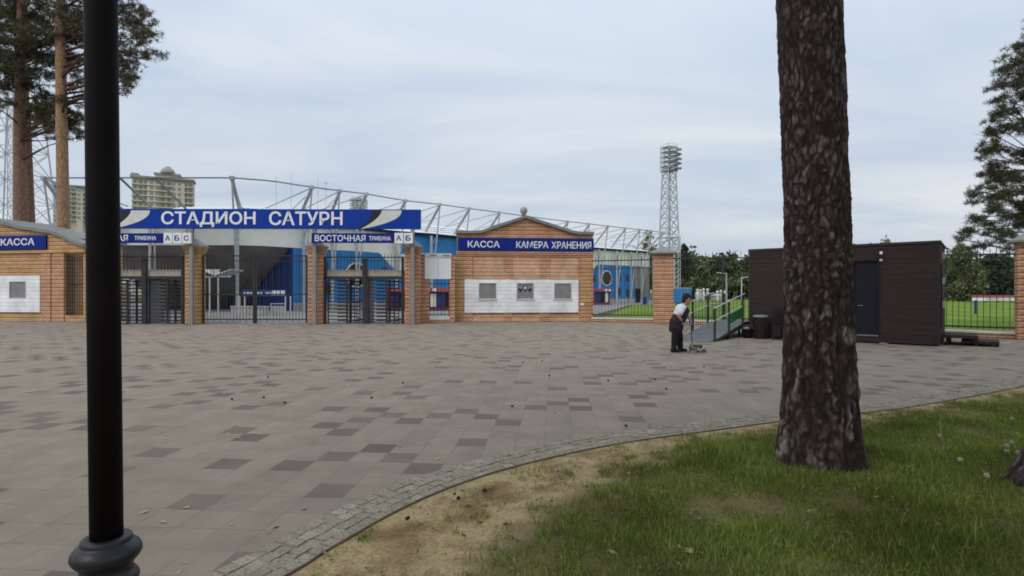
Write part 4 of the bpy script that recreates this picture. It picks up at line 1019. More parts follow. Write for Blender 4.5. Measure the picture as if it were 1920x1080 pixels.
# ------------------------------------------------------------------ iron fence on the right, brick pillars
PF0 = Plane(1110, 29.8, 1228, 28.6); PF = Plane(1262, 27.9, 1906, 18.7)
def rpillar(P, u0, W, ztop, label):
    r = P.root('brick_pillar', label, 'pillar', u0, -.25, 'brick pillars of the iron fence'); dp = .62
    MB().box(0, W, 0, dp, 0, ztop).build('shaft', M['brick'], r)
    MB().add([(-.2, -.2, ztop + .002), (W + .2, -.2, ztop + .002), (W + .2, dp + .2, ztop + .002), (-.2, dp + .2, ztop + .002),
              (-.2, -.2, ztop + .07), (W + .2, -.2, ztop + .07), (W + .2, dp + .2, ztop + .07), (-.2, dp + .2, ztop + .07), (W / 2, dp / 2, ztop + .42)],
             [(3, 2, 1, 0), (0, 1, 5, 4), (1, 2, 6, 5), (2, 3, 7, 6), (3, 0, 4, 7), (4, 5, 8), (5, 6, 8), (6, 7, 8), (7, 4, 8)]).build('cap', M['coping'], r)
PP = Plane(1225, 28.2, 1263, 28.0)
rpillar(PP, 0, PP.L - .02, gz(476.5, 28.1), 'brick pillar with grey pyramid cap behind the sweeping person')
PQ = Plane(1905, 18.6, 1945, 18.3)
rpillar(PQ, 0, .7, gz(456, 18.6), 'brick pillar at the right edge below the overhanging pine')
def fence(P, u0, u1, hb, ht, label, plinth=.22, ht1=None):
    r = P.root('iron_fence', label, 'fence', u0, .05, 'iron fences around the pitch'); L = u1 - u0; ht1 = ht if ht1 is None else ht1
    hz = lambda u: ht + (ht1 - ht) * u / L
    MB().box(0, L, -.18, .18, 0, plinth - .06).build('plinth', M['brick'], r)
    MB().box(0, L, -.22, .22, plinth - .059, plinth).build('coping', M['plinthtop'], r)
    ra = MB()
    for z0, z1, t in ((ht, ht1, .028), (ht - .42, ht1 - .42, .016), (hb, hb, .028)): ra.hexa([(0, -t, z0 - t), (L, -t, z1 - t), (L, t, z1 - t), (0, t, z0 - t)], [(0, -t, z0 + t), (L, -t, z1 + t), (L, t, z1 + t), (0, t, z0 + t)])
    ra.build('rails', M['iron2'], r)
    pk = MB(); n = max(4, int(L / .168))
    for i in range(1, n):
        u = L * i / n; big = i % 2 == 0
        pk.tube((u, 0, hb - .08), (u, 0, hz(u) + (.20 if big else .12)), .0115, 5)
        pk.tube((u, 0, hz(u) + (.20 if big else .12)), (u, 0, hz(u) + (.32 if big else .22)), .022, 4, .002)
        if not big: pk.tube((u, 0, hz(u) - .40), (u + L / n, 0, hz(u) - .25), .008, 4)
    pk.build('pickets', M['iron2'], r)
    np_ = max(1, round(L / 2.6))
    for i in range(1, np_):
        u = L * i / np_; MB().box(u - .035, u + .035, -.034, .034, plinth + .001, hz(u) + .25).build('post', M['iron2'], r)
fence(PF0, 0, PF0.L, gz(590.5, 29.2), gz(488, 29.2), 'short iron picket fence between the ticket building and the brick pillar')
fence(PF, 0.0, PF.L, .36, gz(484, 27.5), 'long iron picket fence running behind the ramp and the brown shed', ht1=gz(477, 18.9))

# ------------------------------------------------------------------ brown shed
TH = R(40); cs, sn = math.cos(TH), math.sin(TH)
SR = Vector((gp(1762, 16.06), 16.06)); Lsh = 5.26
SL = SR - Vector((cs, -sn)) * Lsh
class SP(Plane):
    def __init__(s):
        s.A = SL; s.B = SR; s.d = Vector((cs, -sn)); s.n = Vector((sn, cs)); s.rz = -TH; s.L = Lsh
PS = SP(); HS = 2.98; DS = 3.0
sh = PS.root('shed', 'dark brown clad site cabin with flat roof standing behind the big pine', 'shed')
d0, d1, dz0, dz1 = PS.u(1597), PS.u(1650), .22, PS.z(1625, 487.5)
bs = .04
MB().box(0, d0 - .001, 0, .1, bs, HS).box(d1 + .001, Lsh, 0, .1, bs, HS).box(d0, d1, .001, .099, dz1, HS - .001).box(d0, d1, .001, .099, bs, dz0).box(0.001, .1, .101, DS - .101, bs, HS).box(Lsh - .1, Lsh - .001, .101, DS - .101, bs, HS).box(0, Lsh, DS - .1, DS, bs, HS).build('wall', M['cladding'], sh)
rf = MB().box(-.03, Lsh + .03, -.03, DS + .03, HS + .001, HS + .07).build('roof', plain('dark_roof_trim', (.045, .04, .042), .5), sh)
for x in (0, Lsh - .08): MB().box(x - .012, x + .09, -.012, -.001, bs, HS).build('corner_trim', M['cladding'], sh)
dr = MB().box(d0 + .05, d1 - .05, .05, .085, dz0 + .04, dz1 - .04).build('door', M['navydoor'], sh)
MB().box(d0, d0 + .048, -.01, .09, dz0, dz1).box(d1 - .048, d1, -.01, .09, dz0, dz1).box(d0 + .049, d1 - .049, -.01, .09, dz1 - .038, dz1).build('door_frame', M['dark'], dr)
MB().box(d0 + .05, d1 - .05, -.015, .048, dz0, dz0 + .035).build('threshold', M['coping'], dr)
MB().tube((d0 + .16, .02, 1.15), (d0 + .30, .02, 1.15), .014, 6).tube((d0 + .16, .05, 1.15), (d0 + .16, .02, 1.15), .012, 6).build('handle', M['steeldark'], dr)
ul = PS.u(1652.5); zl = PS.z(1652, 477)
lm = MB().box(ul - .05, ul + .05, -.09, -.001, zl - .12, zl - .02).build('outdoor_lamp', M['dark'], sh)
MB().lathe([(.03, 0), (.045, .02), (.045, .08), (.02, .1)], c=(ul, -.05, zl - .015), n=10).build('lamp_glass', M['white'], lm, smooth=True)
MB().lathe([(.03, 0), (.045, .02), (.045, .07), (.02, .09)], c=(ul, -.05, zl - .22), n=10).build('lamp_glass', M['frame_grey'], lm, smooth=True)
e = MB().box(Lsh + .0, Lsh + .03, .5, 2.3, .5, 2.4).build('side_door', M['dark'], sh)
for z in (2.55, 1.8, 1.1): MB().box(Lsh + .031, Lsh + .08, .75, .86, z, z + .2).build('hinge', M['steel'], e)
MB().box(Lsh - 1.45, Lsh - 1.25, .02, .14, 0.0, bs - .001).box(.2, .4, .02, .14, 0, bs - .001).box(Lsh - .3, Lsh - .1, 2.6, 2.8, 0, bs - .001).box(.2, .4, 2.6, 2.8, 0, bs - .001).build('footing', M['stucco'], sh)
# entrance step platform at the right end
stp = PS.root('entrance_steps', 'low dark wooden steps at the right end of the brown shed', 'steps', Lsh + .06, .7)
MB().box(0, .75, 0, 1.5, .22, .30).build('upper_tread', M['cladding'], stp); MB().box(.4, 1.25, .1, 1.4, .08, .15).build('lower_tread', M['cladding'], stp)
lg = MB()
for x, y, h in ((.05, .05, .22), (.05, 1.4, .22), (.7, .05, .22), (.7, 1.4, .22), (1.15, .15, .08), (1.15, 1.3, .08)): lg.box(x, x + .08, y, y + .08, 0, h - .001)
lg.build('legs', M['dark'], stp)

# ------------------------------------------------------------------ access ramp left of the shed
q0 = Vector((6.32, 17.6)); rd = Vector((.648, .762)).normalized(); rn = Vector((-rd.y, rd.x))
rp = thing('access_ramp', 'slate grey steel access ramp with railings leading up to the brown shed', 'ramp', (q0.x, q0.y, 0), math.atan2(rd.y, rd.x))
Lr, Wr, Hr, La = 3.0, 1.2, .5, 1.5
dk = MB().hexa([(0, 0, .002), (Lr, 0, Hr - .07), (Lr, Wr, Hr - .07), (0, Wr, .002)], [(0, 0, .03), (Lr, 0, Hr), (Lr, Wr, Hr), (0, Wr, .03)])
dk.box(Lr + .001, Lr + La, 0, Wr, Hr - .07, Hr); dk.build('deck', M['rampgrey'], rp)
MB().hexa([(.05, -.045, .002), (Lr, -.045, Hr - .16), (Lr, -.002, Hr - .16), (.05, -.002, .002)], [(.05, -.045, .05), (Lr, -.045, Hr + .02), (Lr, -.002, Hr + .02), (.05, -.002, .05)]).box(Lr + .001, Lr + La, -.045, -.002, Hr - .16, Hr + .02).build('stringer', M['iron2'], rp)
MB().hexa([(-.45, 0, .001), (-.001, 0, .001), (-.001, Wr, .001), (-.45, Wr, .001)], [(-.45, 0, .006), (-.001, 0, .03), (-.001, Wr, .03), (-.45, Wr, .006)]).build('toe_plate', M['rampgrey'], rp)
def zr_(x): return .03 + (Hr - .03) * min(x / Lr, 1)
for y in (-.02, Wr + .02):
    for x in (.08, 1.35, 2.72, Lr + La - .08):
        if y < 0 and x > Lr: continue
        MB().box(x - .03, x + .03, y - .03, y + .03, 0, zr_(x) + 1.0).build('post', M['iron2'], rp)
    hr = MB(); 
    for dz in (1.02, .62): hr.path([(.0, y, zr_(0) + dz), (Lr, y, zr_(Lr) + dz)] + ([(Lr + La, y, Hr + dz)] if y > 0 else []), [.020] * (3 if y > 0 else 2), 8)
    hr.build('handrail', M['galv'], rp)
    if y > 0:
        bl = MB()
        for i in range(22):
            x = .25 + i * .2
            bl.tube((x, y, zr_(x) + .05), (x, y, zr_(x) + .62), .009, 4)
        bl.build('balusters', M['iron2'], rp)
MB().hexa([(1.35, -.07, zr_(1.35) + .28), (2.70, -.07, zr_(2.7) + .28), (2.70, -.058, zr_(2.7) + .28), (1.35, -.058, zr_(1.35) + .28)], [(1.35, -.07, zr_(1.35) + .60), (2.70, -.07, zr_(2.7) + .60), (2.70, -.058, zr_(2.7) + .60), (1.35, -.058, zr_(1.35) + .60)]).build('green_panel', M['green'], rp)
sp_ = MB()
for x in (1.4, 2.6, 3.9):
    for y in (.06, Wr - .06): sp_.box(x - .04, x + .04, y - .03, y + .03, 0, zr_(x) - .075)
sp_.build('supports', M['iron2'], rp)

# bins and a chair against the shed
def on_face(px, v): u = PS.u(px, v); q = PS.A + PS.d * u + PS.n * v; return (q.x, q.y, 0)
b1 = thing('bucket', 'small squat black bucket at the corner of the brown shed', 'bucket', on_face(1402, -.35))
MB().lathe([(.13, 0), (.15, .02), (.185, .28), (.195, .29), (.195, .31), (.175, .31), (.15, .04)], n=20).build('body', M['dark'], b1, smooth=True)
MB().path([(-.19, 0, .29), (-.14, 0, .40), (0, 0, .45), (.14, 0, .40), (.19, 0, .29)], [.009] * 5, 6).build('handle', M['steeldark'], b1)
b2 = thing('litter_bin', 'tall dark brown litter bin against the left part of the shed', 'litter bin', on_face(1426, -.36))
MB().lathe([(.20, 0), (.21, .03), (.20, .05), (.215, .70), (.225, .72)], n=12).build('body', plain('dark_brown_bin', (.020, .014, .014), .7), b2)
MB().lathe([(.24, .721), (.245, .76), (.20, .79), (.02, .80)], n=12).build('lid', M['steeldark'], b2)
sl_ = MB()
for k in range(12):
    t = 2 * math.pi * k / 12; sl_.box(.222 * math.cos(t) - .012, .222 * math.cos(t) + .012, .222 * math.sin(t) - .012, .222 * math.sin(t) + .012, .06, .68)
sl_.build('slats', plain('bin_slat', (.035, .024, .022), .7), b2)
ch = thing('chair', 'black slatted chair by the shed, half hidden behind the big pine trunk', 'chair', on_face(1463, -.45), -TH + R(15))
MB().box(-.24, .24, -.24, .22, .42, .46).build('seat', M['dark'], ch)
bk = MB()
for i in range(6): bk.box(-.24, .24, .235 + i * .012, .26 + i * .012, .54 + i * .085, .59 + i * .085)
bk.build('backrest', M['dark'], ch)
for x in (-.22, .22):
    MB().box(x - .02, x + .02, -.235, -.195, 0, .419).build('leg', M['dark'], ch)
    MB().hexa([(x - .02, .20, 0), (x + .02, .20, 0), (x + .02, .24, 0), (x - .02, .24, 0)], [(x - .02, .30, 1.06), (x + .02, .30, 1.06), (x + .02, .335, 1.06), (x - .02, .335, 1.06)]).build('leg', M['dark'], ch)
MB().box(-.20, -.0, -.24, .18, .12, .415).build('storage_box', M['dark'], ch)

# ------------------------------------------------------------------ stadium
TP = [(-420, 43), (-60, 43), (90, 43), (435, 43), (510, 44.2), (585, 46.8), (687, 50), (760, 53.7), (825, 56), (937, 61.6), (1105, 72), (1220, 80), (1275, 86)]
TW = np.array([(gp(a, d), d) for a, d in TP])
pxs = np.array([a for a, d in TP], float)
def top_at(px):
    d = np.interp(px, pxs, [d for a, d in TP]); return Vector((gp(px, d), d))
def tang(px):
    a, b = top_at(px - 30), top_at(px + 30); return (b - a).normalized()
def outw(px): t = tang(px); return Vector((t.y, -t.x))
OUT = 2.0
def wl(px, o=0.0): return top_at(px) - outw(px) * (OUT - o)      # wall line, o metres outwards
EAVE, BAND, PLN, TOPZ = 7.45, 5.35, .65, 10.3
st = thing('stadium', 'stadium stand with pale fascia, blue walls and white roof trusses', 'stadium', (*wl(640), 0))
def strip(name, mat, px_list, f0, f1, thick=.25):
    mb = MB()
    for a, b in zip(px_list[:-1], px_list[1:]):
        (A0, z0), (B0, z0b), (A1, z1), (B1, z1b) = f0(a), f0(b), f1(a), f1(b)
        na, nb_ = outw(a) * thick, outw(b) * thick
        mb.add([(A0.x, A0.y, z0), (B0.x, B0.y, z0b), (B1.x, B1.y, z1b), (A1.x, A1.y, z1), (A0.x - na.x, A0.y - na.y, z0), (B0.x - nb_.x, B0.y - nb_.y, z0b), (B1.x - nb_.x, B1.y - nb_.y, z1b), (A1.x - na.x, A1.y - na.y, z1)],
               [(0, 1, 2, 3), (4, 7, 6, 5), (0, 4, 5, 1), (3, 2, 6, 7)])
    return mb.build(name, mat, st, world=True)
rngp = lambda a, b, n: list(np.linspace(a, b, n))
strip('fascia', M['fascia'], rngp(128, 770, 30), lambda p: (wl(p, .02), BAND), lambda p: (wl(p, .02), EAVE - .12))
strip('fascia', M['bluewall'], rngp(770, 1118, 16), lambda p: (wl(p, .02), BAND), lambda p: (wl(p, .02), EAVE - .12), .25)
strip('fascia', M['fascia'], rngp(1118, 1240, 8), lambda p: (wl(p, .02), BAND), lambda p: (wl(p, .02), EAVE - .12))
strip('eave', M['black'], rngp(128, 1240, 60), lambda p: (wl(p, .35), EAVE - .115), lambda p: (wl(p, .40), EAVE + .12), .4)
strip('roof', M['roofsheet'], rngp(205, 1240, 60), lambda p: (wl(p, .45), EAVE + .13), lambda p: (wl(p, -7.5), 9.55), .1)
strip('wall', M['bluewall'], rngp(571, 1212, 30), lambda p: (wl(p, 0), PLN), lambda p: (wl(p, 0), BAND - .002))
strip('plinth', M['stucco'], rngp(571, 1240, 30), lambda p: (wl(p, .05), 0), lambda p: (wl(p, .05), PLN - .002), .35)
strip('end_wall', M['soffit'], rngp(1212, 1240, 4), lambda p: (wl(p, 0), PLN), lambda p: (wl(p, 0), BAND - .002))
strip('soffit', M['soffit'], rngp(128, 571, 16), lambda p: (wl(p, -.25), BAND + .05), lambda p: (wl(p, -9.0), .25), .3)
strip('back_wall', M['navy_shade'], rngp(128, 571, 16), lambda p: (wl(p, -9.0), 0), lambda p: (wl(p, -9.0), 1.6), .2)
# oblique wall closing the space under the stand, shade put into its blue
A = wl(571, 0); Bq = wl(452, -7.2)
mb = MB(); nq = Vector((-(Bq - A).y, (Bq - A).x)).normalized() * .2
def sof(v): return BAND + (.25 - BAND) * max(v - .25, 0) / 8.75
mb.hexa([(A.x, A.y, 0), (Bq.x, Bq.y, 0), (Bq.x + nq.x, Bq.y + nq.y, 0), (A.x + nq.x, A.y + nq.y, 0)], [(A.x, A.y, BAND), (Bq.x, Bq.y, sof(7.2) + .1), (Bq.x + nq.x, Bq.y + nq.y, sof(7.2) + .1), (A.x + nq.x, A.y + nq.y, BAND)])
mb.build('side_wall', M['navy_shade'], st, world=True)
# round windows and doorway
def disc(px, z, r, label=None):
    c = wl(px, .03); t = tang(px); n = outw(px)
    def ring(rr, o): return [(c.x + t.x * rr * math.cos(a) + n.x * o, c.y + t.y * rr * math.cos(a) + n.y * o, z + rr * math.sin(a)) for a in np.linspace(0, 2 * math.pi, 28, endpoint=False)]
    v = ring(r, .0) + ring(r, .06); k = 28
    w = MB().add(v, [tuple(range(k)), tuple(range(k, 2 * k))] + [(i, (i + 1) % k, k + (i + 1) % k, k + i) for i in range(k)]).build('round_window', M['brownglass'], st, world=True)
    v = ring(r + .001, .0) + ring(r + .12, .0) + ring(r + .001, .09) + ring(r + .12, .09)
    MB().add(v, [f for i in range(k) for f in ((i, (i + 1) % k, k + (i + 1) % k, k + i), (2 * k + i, 2 * k + (i + 1) % k, 3 * k + (i + 1) % k, 3 * k + i), (k + i, k + (i + 1) % k, 3 * k + (i + 1) % k, 3 * k + i), (i, (i + 1) % k, 2 * k + (i + 1) % k, 2 * k + i))]).build('frame', M['white'], w, world=True)
    m = MB()
    for a in (-.35, .0, .35): m.tube((c.x + t.x * a * r + n.x * .07, c.y + t.y * a * r + n.y * .07, z - r * .9), (c.x + t.x * a * r + n.x * .07, c.y + t.y * a * r + n.y * .07, z + r * .9), .03, 4)
    m.build('mullions', M['cap'], w, world=True)
disc(692, 3.15, 1.05); disc(1158, 3.5, .95)
def wbox(px0, px1, z0, z1, mat, name, o0=.04, o1=.10):
    a, b = wl(px0, o0), wl(px1, o0); c, d = wl(px1, o1), wl(px0, o1)
    return MB().hexa([(p.x, p.y, z0) for p in (a, b, c, d)], [(p.x, p.y, z1) for p in (a, b, c, d)]).build(name, mat, st, world=True)
for p0, p1, z0, z1 in ((620, 632, 3.3, 4.2), (626, 640, 1.5, 2.4), (742, 748, 3.2, 4.0), (1122, 1126, 3.2, 3.9), (1134, 1137, 3.0, 3.7), (1180, 1184, 3.2, 4.0), (1195, 1199, 3.2, 4.0), (1179, 1184, 1.2, 2.2), (1195, 1200, 1.0, 2.0)):
    wbox(p0, p1, z0, z1, M['brownglass'], 'window')
for pp in (((1090, BAND), (1141, BAND), (1112, 2.5), (1090, 1.2)), ((735, BAND), (778, BAND), (778, 3.0), (757, 3.9))):
    n_ = [(wl(p, .03), wl(p, .07), z) for p, z in pp]
    MB().hexa([(a.x, a.y, z) for a, b, z in n_], [(b.x, b.y, z) for a, b, z in n_]).build('white_wedge', M['fascia'], st, world=True)
wbox(1213, 1227, .05, 2.1, M['dark'], 'doorway_shade')  # dark plate standing for the shade inside an open doorway
# trusses
def truss(px):
    T = top_at(px); n = outw(px); mb = MB()
    Bt = wl(px, -.7); tp = (T.x, T.y, TOPZ)
    mb.tube((Bt.x, Bt.y, EAVE + .32), tp, .14, 8)
    f = wl(px, 0); mb.tube((f.x + n.x * .25, f.y + n.y * .25, .05), tp, .075, 6)
    ti = wl(px, -7.4 if px != 435 else -1.5); mb.tube((ti.x, ti.y, 9.62 if px != 435 else 7.9), tp, .065, 6)
    m2 = wl(px, -3.2)
    if px != 435: mb.tube((m2.x, m2.y, 8.45), (Bt.x * .45 + T.x * .55, Bt.y * .45 + T.y * .55, (EAVE + TOPZ * 1.3) / 2.15), .045, 5)
    c = wl(px, .45); mb.tube((c.x, c.y, 0), (c.x, c.y, EAVE - .12), .13, 8)
    b1_, b2_ = wl(px, .1), wl(px, 1.2); mb.tube((b1_.x, b1_.y, BAND + .5), (b2_.x, b2_.y, 7.0), .05, 5)
    mb.box(T.x - .16, T.x + .16, T.y - .16, T.y + .16, TOPZ - .1, TOPZ + .16)
    mb.build('roof_truss', M['steel'], st, world=True, smooth=False)
for px in (82, 435, 585, 637, 687, 760, 825, 880, 937, 990, 1065, 1105, 1140, 1173, 1200, 1220, 1242): truss(px)
for a, b in ((293, 316), (226, 250), (160, 190)):
    p, q = top_at(a), wl(b, -1.2); MB().tube((p.x, p.y, TOPZ), (q.x, q.y, 7.9), .09, 6).build('brace', M['steeldark'], st, world=True)
for px in (257, 328, 190):
    c = wl(px, .45); d = wl(px + 9, .45)
    MB().tube((c.x, c.y, 0), (c.x, c.y, EAVE - .12), .11, 8).tube((d.x, d.y, 0), (d.x, d.y, EAVE - .12), .07, 8).build('column', M['steel'], st, world=True)
mb = MB(); pl = rngp(80, 1262, 60)
for a, b in zip(pl[:-1], pl[1:]):
    p, q = top_at(a), top_at(b); mb.tube((p.x, p.y, TOPZ + .05), (q.x, q.y, TOPZ + .05), .055, 6)
mb.build('ridge_pipe', M['steeldark'], st, world=True)
pl = rngp(210, 1262, 60); mb = MB()
for k, (o, z) in enumerate(((-1.4, 8.05), (-3.2, 8.5), (-5.2, 9.0))):
    for a, b in zip(pl[:-1], pl[1:]):
        p, q = wl(a, o), wl(b, o); mb.tube((p.x, p.y, z), (q.x, q.y, z), .05, 4)
mb.build('purlins', M['steeldark'], st, world=True)
# lattice end mast of the stand
ex = P3(1268, 548, 84)
le = MB()
for dx in (-.45, .45):
    for dy in (-.45, .45): le.tube((ex.x + dx, ex.y + dy, 0), (ex.x + dx, ex.y + dy, 9.9), .07, 5)
for i in range(14):
    z = i * .7
    for dy in (-.45, .45): le.tube((ex.x - .45, ex.y + dy, z), (ex.x + .45, ex.y + dy, z + .7), .04, 4).tube((ex.x + .45, ex.y + dy, z), (ex.x - .45, ex.y + dy, z + .7), .04, 4)
le.tube((ex.x, ex.y, 9.9), (ex.x - 4.2, ex.y + 2, 8.2), .10, 6).tube((ex.x + .4, ex.y, 9.9), (ex.x - 3.0, ex.y, 9.7), .12, 6)
le.build('end_mast', M['steel'], st, world=True)

# things in the yard
def wthing(name, label, cat, px, D, rz=0.0, group=None): return thing(name, label, cat, (gp(px, D), D, 0), rz, group)
def kiosk(px, D, W, H, dp, rz, label, seed):
    k = wthing('kiosk', label, 'kiosk', px, D, rz)
    MB().box(-W / 2, W / 2, 0, dp, 0, H - .36).build('body', plain('maroon_kiosk_%d' % seed, (.16, .045, .075), .7), k)
    MB().box(-W / 2 - .1, W / 2 + .1, -.25, dp + .05, H - .359, H).build('roof', M['red'], k)
    rg = random.Random(seed); x = -W / 2 + .15
    i = 0
    while x < W / 2 - .5:
        w_ = rg.uniform(.4, .6); m = (M['navy_shade'], M['dark'], M['offwhite'])[i % 3]
        MB().box(x, x + w_, -.05, -.002, .35, H - .5).build('panel', m, k); x += w_ + .13; i += 1
    MB().box(.1, .5, -.27, -.251, H - .30, H - .06).box(.75, 1.05, -.27, -.251, H - .30, H - .06).build('notice', M['white'], k)
kiosk(793, 46.5, 5.4, 1.95, 2.0, R(20), 'long red roofed kiosk with posters seen through the small grille', 1)
kiosk(1130, 69, 2.4, 2.0, 2.0, R(30), 'small red kiosk beneath the blue wall seen through the short iron fence', 2)
sh2 = wthing('shelter', 'small shelter with butterfly roof seen through the left half of the gate', 'shelter', 411, 35)
zr2, zr1, zp = gz(505, 35), gz(516, 35), gz(517, 35)
xa, xm, xb = gp(386, 35) - gp(411, 35), 0, gp(440, 35) - gp(411, 35)
MB().hexa([(xa, -.6, zr2 - .06), (xm, -.6, zr1 - .06), (xm, 1.2, zr1 - .06), (xa, 1.2, zr2 - .06)], [(xa, -.6, zr2), (xm, -.6, zr1), (xm, 1.2, zr1), (xa, 1.2, zr2)]).hexa([(xm + .001, -.6, zr1 - .06), (xb, -.6, zr2 - .06), (xb, 1.2, zr2 - .06), (xm + .001, 1.2, zr1 - .06)], [(xm + .001, -.6, zr1), (xb, -.6, zr2), (xb, 1.2, zr2), (xm + .001, 1.2, zr1)]).build('roof', M['steel'], sh2)
MB().add([(xa * .45, -.62, zr2 - .02), (xb * .45, -.62, zr2 - .02), (0, -.62, zr1), (xa * .45, -.60, zr2 - .02), (xb * .45, -.60, zr2 - .02), (0, -.60, zr1)], [(0, 1, 2), (5, 4, 3), (0, 3, 4, 1), (1, 4, 5, 2), (2, 5, 3, 0)]).build('gable_infill', M['frame_grey'], sh2)
ps = MB()
for px in (388, 401, 416):
    x = gp(px, 35) - gp(411, 35); ps.box(x - .04, x + .04, -.5, -.42, 0, zr1 - .062)
ps.box(xa, xb, -.5, -.44, zr1 - .14, zr1 - .07); ps.build('posts', M['steel'], sh2)
bs2 = wthing('information_sign', 'low blue sign on white legs seen through the right half of the gate', 'sign', 495, 38)
x0, x1 = gp(453, 38) - gp(495, 38), gp(536, 38) - gp(495, 38); z0_, z1_ = gz(555.5, 38), gz(543.5, 38)
MB().box(x0, x1, 0, .1, z0_, z1_).build('board', plain('faded_sign_blue', (.02, .06, .22), .5), bs2)
mk = MB(); x = x0 + .15; rg = random.Random(4)
while x < x1 - 1.0:
    w_ = rg.uniform(.1, .22); mk.box(x, x + w_, -.01, -.001, (z0_ + z1_) / 2 - .07 - rg.uniform(0, .04), (z0_ + z1_) / 2 + .07); x += w_ + rg.choice((.07, .07, .25))
mk.build('worn_marks', M['offwhite'], bs2)
for k in range(3): MB().box(x1 - .92 + k * .3, x1 - .68 + k * .3, -.012, -.001, z0_ + .07, z1_ - .05).build('icon', M['white'], bs2)
for px in (449, 535): x = gp(px, 38) - gp(495, 38); MB().box(x - .04, x + .04, .02, .1, 0, z0_ - .001).box(x + .3, x + .36, .02, .1, 0, z0_ - .001).build('leg', M['frame_grey'], bs2)
brl = wthing('barrier', 'pale tubular crowd barrier below the low blue sign inside the gate', 'barrier', 522, 37)
MB().path([(-.5, 0, 0), (-.5, 0, .80), (.5, 0, .80), (.5, 0, 0)], [.035] * 4, 6).tube((-.5, 0, .62), (.5, 0, .62), .03, 6).build('frame', M['frame_grey'], brl)
MB().box(-.47, .47, -.01, .01, .25, .6).build('panel', M['stucco'], brl)
lo_ = wthing('low_wall', 'low grey block wall under the low blue sign inside the gate', 'wall', 470, 39.5)
MB().box(-1.4, 1.1, 0, .4, 0, .5).build('blocks', M['stucco'], lo_); MB().box(-1.45, 1.15, -.05, .45, .501, .58).build('coping', M['frame_grey'], lo_)
# bright panes behind the left turnstile
ls = wthing('display_stand', 'white slatted display stand behind the left turnstile', 'display stand', 236, 33)
db = MB()
for i in range(13): db.box(-.42, .42, 0, .05, .15 + i * .17, .26 + i * .17)
db.build('slats', M['white'], ls); MB().box(-.47, -.425, -.02, .07, 0, 2.4).box(.425, .47, -.02, .07, 0, 2.4).build('frame', M['steel'], ls)
bb = wthing('storage_box', 'blue storage container far behind the person by the end of the stand', 'container', 1279, 80)
MB().box(-1.0, 1.3, 0, 2, .1, 2.1).build('body', M['bluewall'], bb); MB().box(-1.05, 1.35, -.05, 2.05, 2.101, 2.2).build('lid', M['frame_grey'], bb); MB().box(-.9, -.7, .2, .4, 0, .099).box(1, 1.2, .2, .4, 0, .099).build('feet', M['dark'], bb)
bn = wthing('waste_bin', 'tiny dark blue bin by the far end of the blue stand wall', 'bin', 1209, 72)
MB().lathe([(.28, 0), (.32, .8), (.34, .82)], n=12).build('body', M['navy_shade'], bn); MB().lathe([(.35, .821), (.3, .95), (.02, 1.0)], n=12).build('lid', M['navy_shade'], bn)

# ------------------------------------------------------------------ floodlight masts
def lattice(mb, w0, w1, z0, z1, nseg, r, rb):
    def W(z): return w0 + (w1 - w0) * (z - z0) / (z1 - z0)
    cor = [(-1, -1), (1, -1), (1, 1), (-1, 1)]
    for a, b in cor: mb.tube((a * w0 / 2, b * w0 / 2, z0), (a * w1 / 2, b * w1 / 2, z1), r, 5)
    for i in range(nseg):
        za, zb = z0 + (z1 - z0) * i / nseg, z0 + (z1 - z0) * (i + 1) / nseg
        for k in range(4):
            (a, b), (c, d) = cor[k], cor[(k + 1) % 4]; wa, wb = W(za) / 2, W(zb) / 2
            mb.tube((a * wa, b * wa, za), (c * wb, d * wb, zb), rb, 4).tube((c * wa, d * wa, za), (a * wb, b * wb, zb), rb, 4).tube((a * wb, b * wb, zb), (c * wb, d * wb, zb), rb, 4)
def floodlight(label, px, D, ytop, w0px, w1px, headw, headh, rz=R(25), nseg=13, r=.16, rb=.08, group='floodlight masts of the stadium'):
    t = wthing('floodlight_mast', label, 'floodlight mast', px, D, rz, group)
    k = D / F_PX; zt = gz(ytop, D); hh = headh * k; hw = headw * k
    mb = MB(); lattice(mb, w0px * k, w1px * k, 0, zt - hh * .85, nseg, r, rb); mb.build('tower', M['galv'], t)
    mb = MB(); zb = zt - hh; a_ = hw * .36
    for x in (-a_, 0, a_):
        for y in (-a_, a_): mb.tube((x, y, zb - .3), (x, y, zt), .10, 5)
    for row in range(6):
        z = zb + hh * row / 5.2
        for p, q in (((-a_, -a_), (a_, -a_)), ((a_, -a_), (a_, a_)), ((a_, a_), (-a_, a_)), ((-a_, a_), (-a_, -a_))):
            mb.tube((*p, z), (*q, z), .07, 4); mb.tube((*p, z + hh * .10), (*q, z + hh * .10), .04, 4)
            if row < 5: mb.tube((*p, z), (*q, z + hh * .19), .05, 4)
        mb.box(-a_ * .9, a_ * .9, -a_ * .9, a_ * .9, z - .03, z)
    mb.tube((-a_, -a_, zt), (-a_, -a_, zt + hh * .10), .05, 4).tube((a_, a_, zt), (a_, a_, zt + hh * .12), .05, 4)
    mb.build('gallery', M['steel'], t)
    rg = random.Random(px)
    for row in range(5):
        lm = MB(); z = zb + hh * (.12 + .19 * row)
        lm.path([(-hw * .43, -a_ - .2, z), (a_ + .2, -a_ - .2, z), (a_ + .2, hw * .43, z)], [.06] * 3, 5)
        for i in range(7):
            f = -1 + 2 * i / 6
            for p, n in (((f * hw * .42, -a_ - .2), (0, -1)), ((a_ + .2, f * hw * .42), (1, 0))):
                o = rg.uniform(-.1, .1); r0 = hw * rg.choice((.045, .055, .062))
                lm.tube((p[0] + n[0] * .7, p[1] + n[1] * .7, z + o - .25), (p[0], p[1], z + o), r0, 8, r0 * .5)
        lm.build('lamp_row', M['steeldark'] if row % 2 else M['steel'], t)
    return t
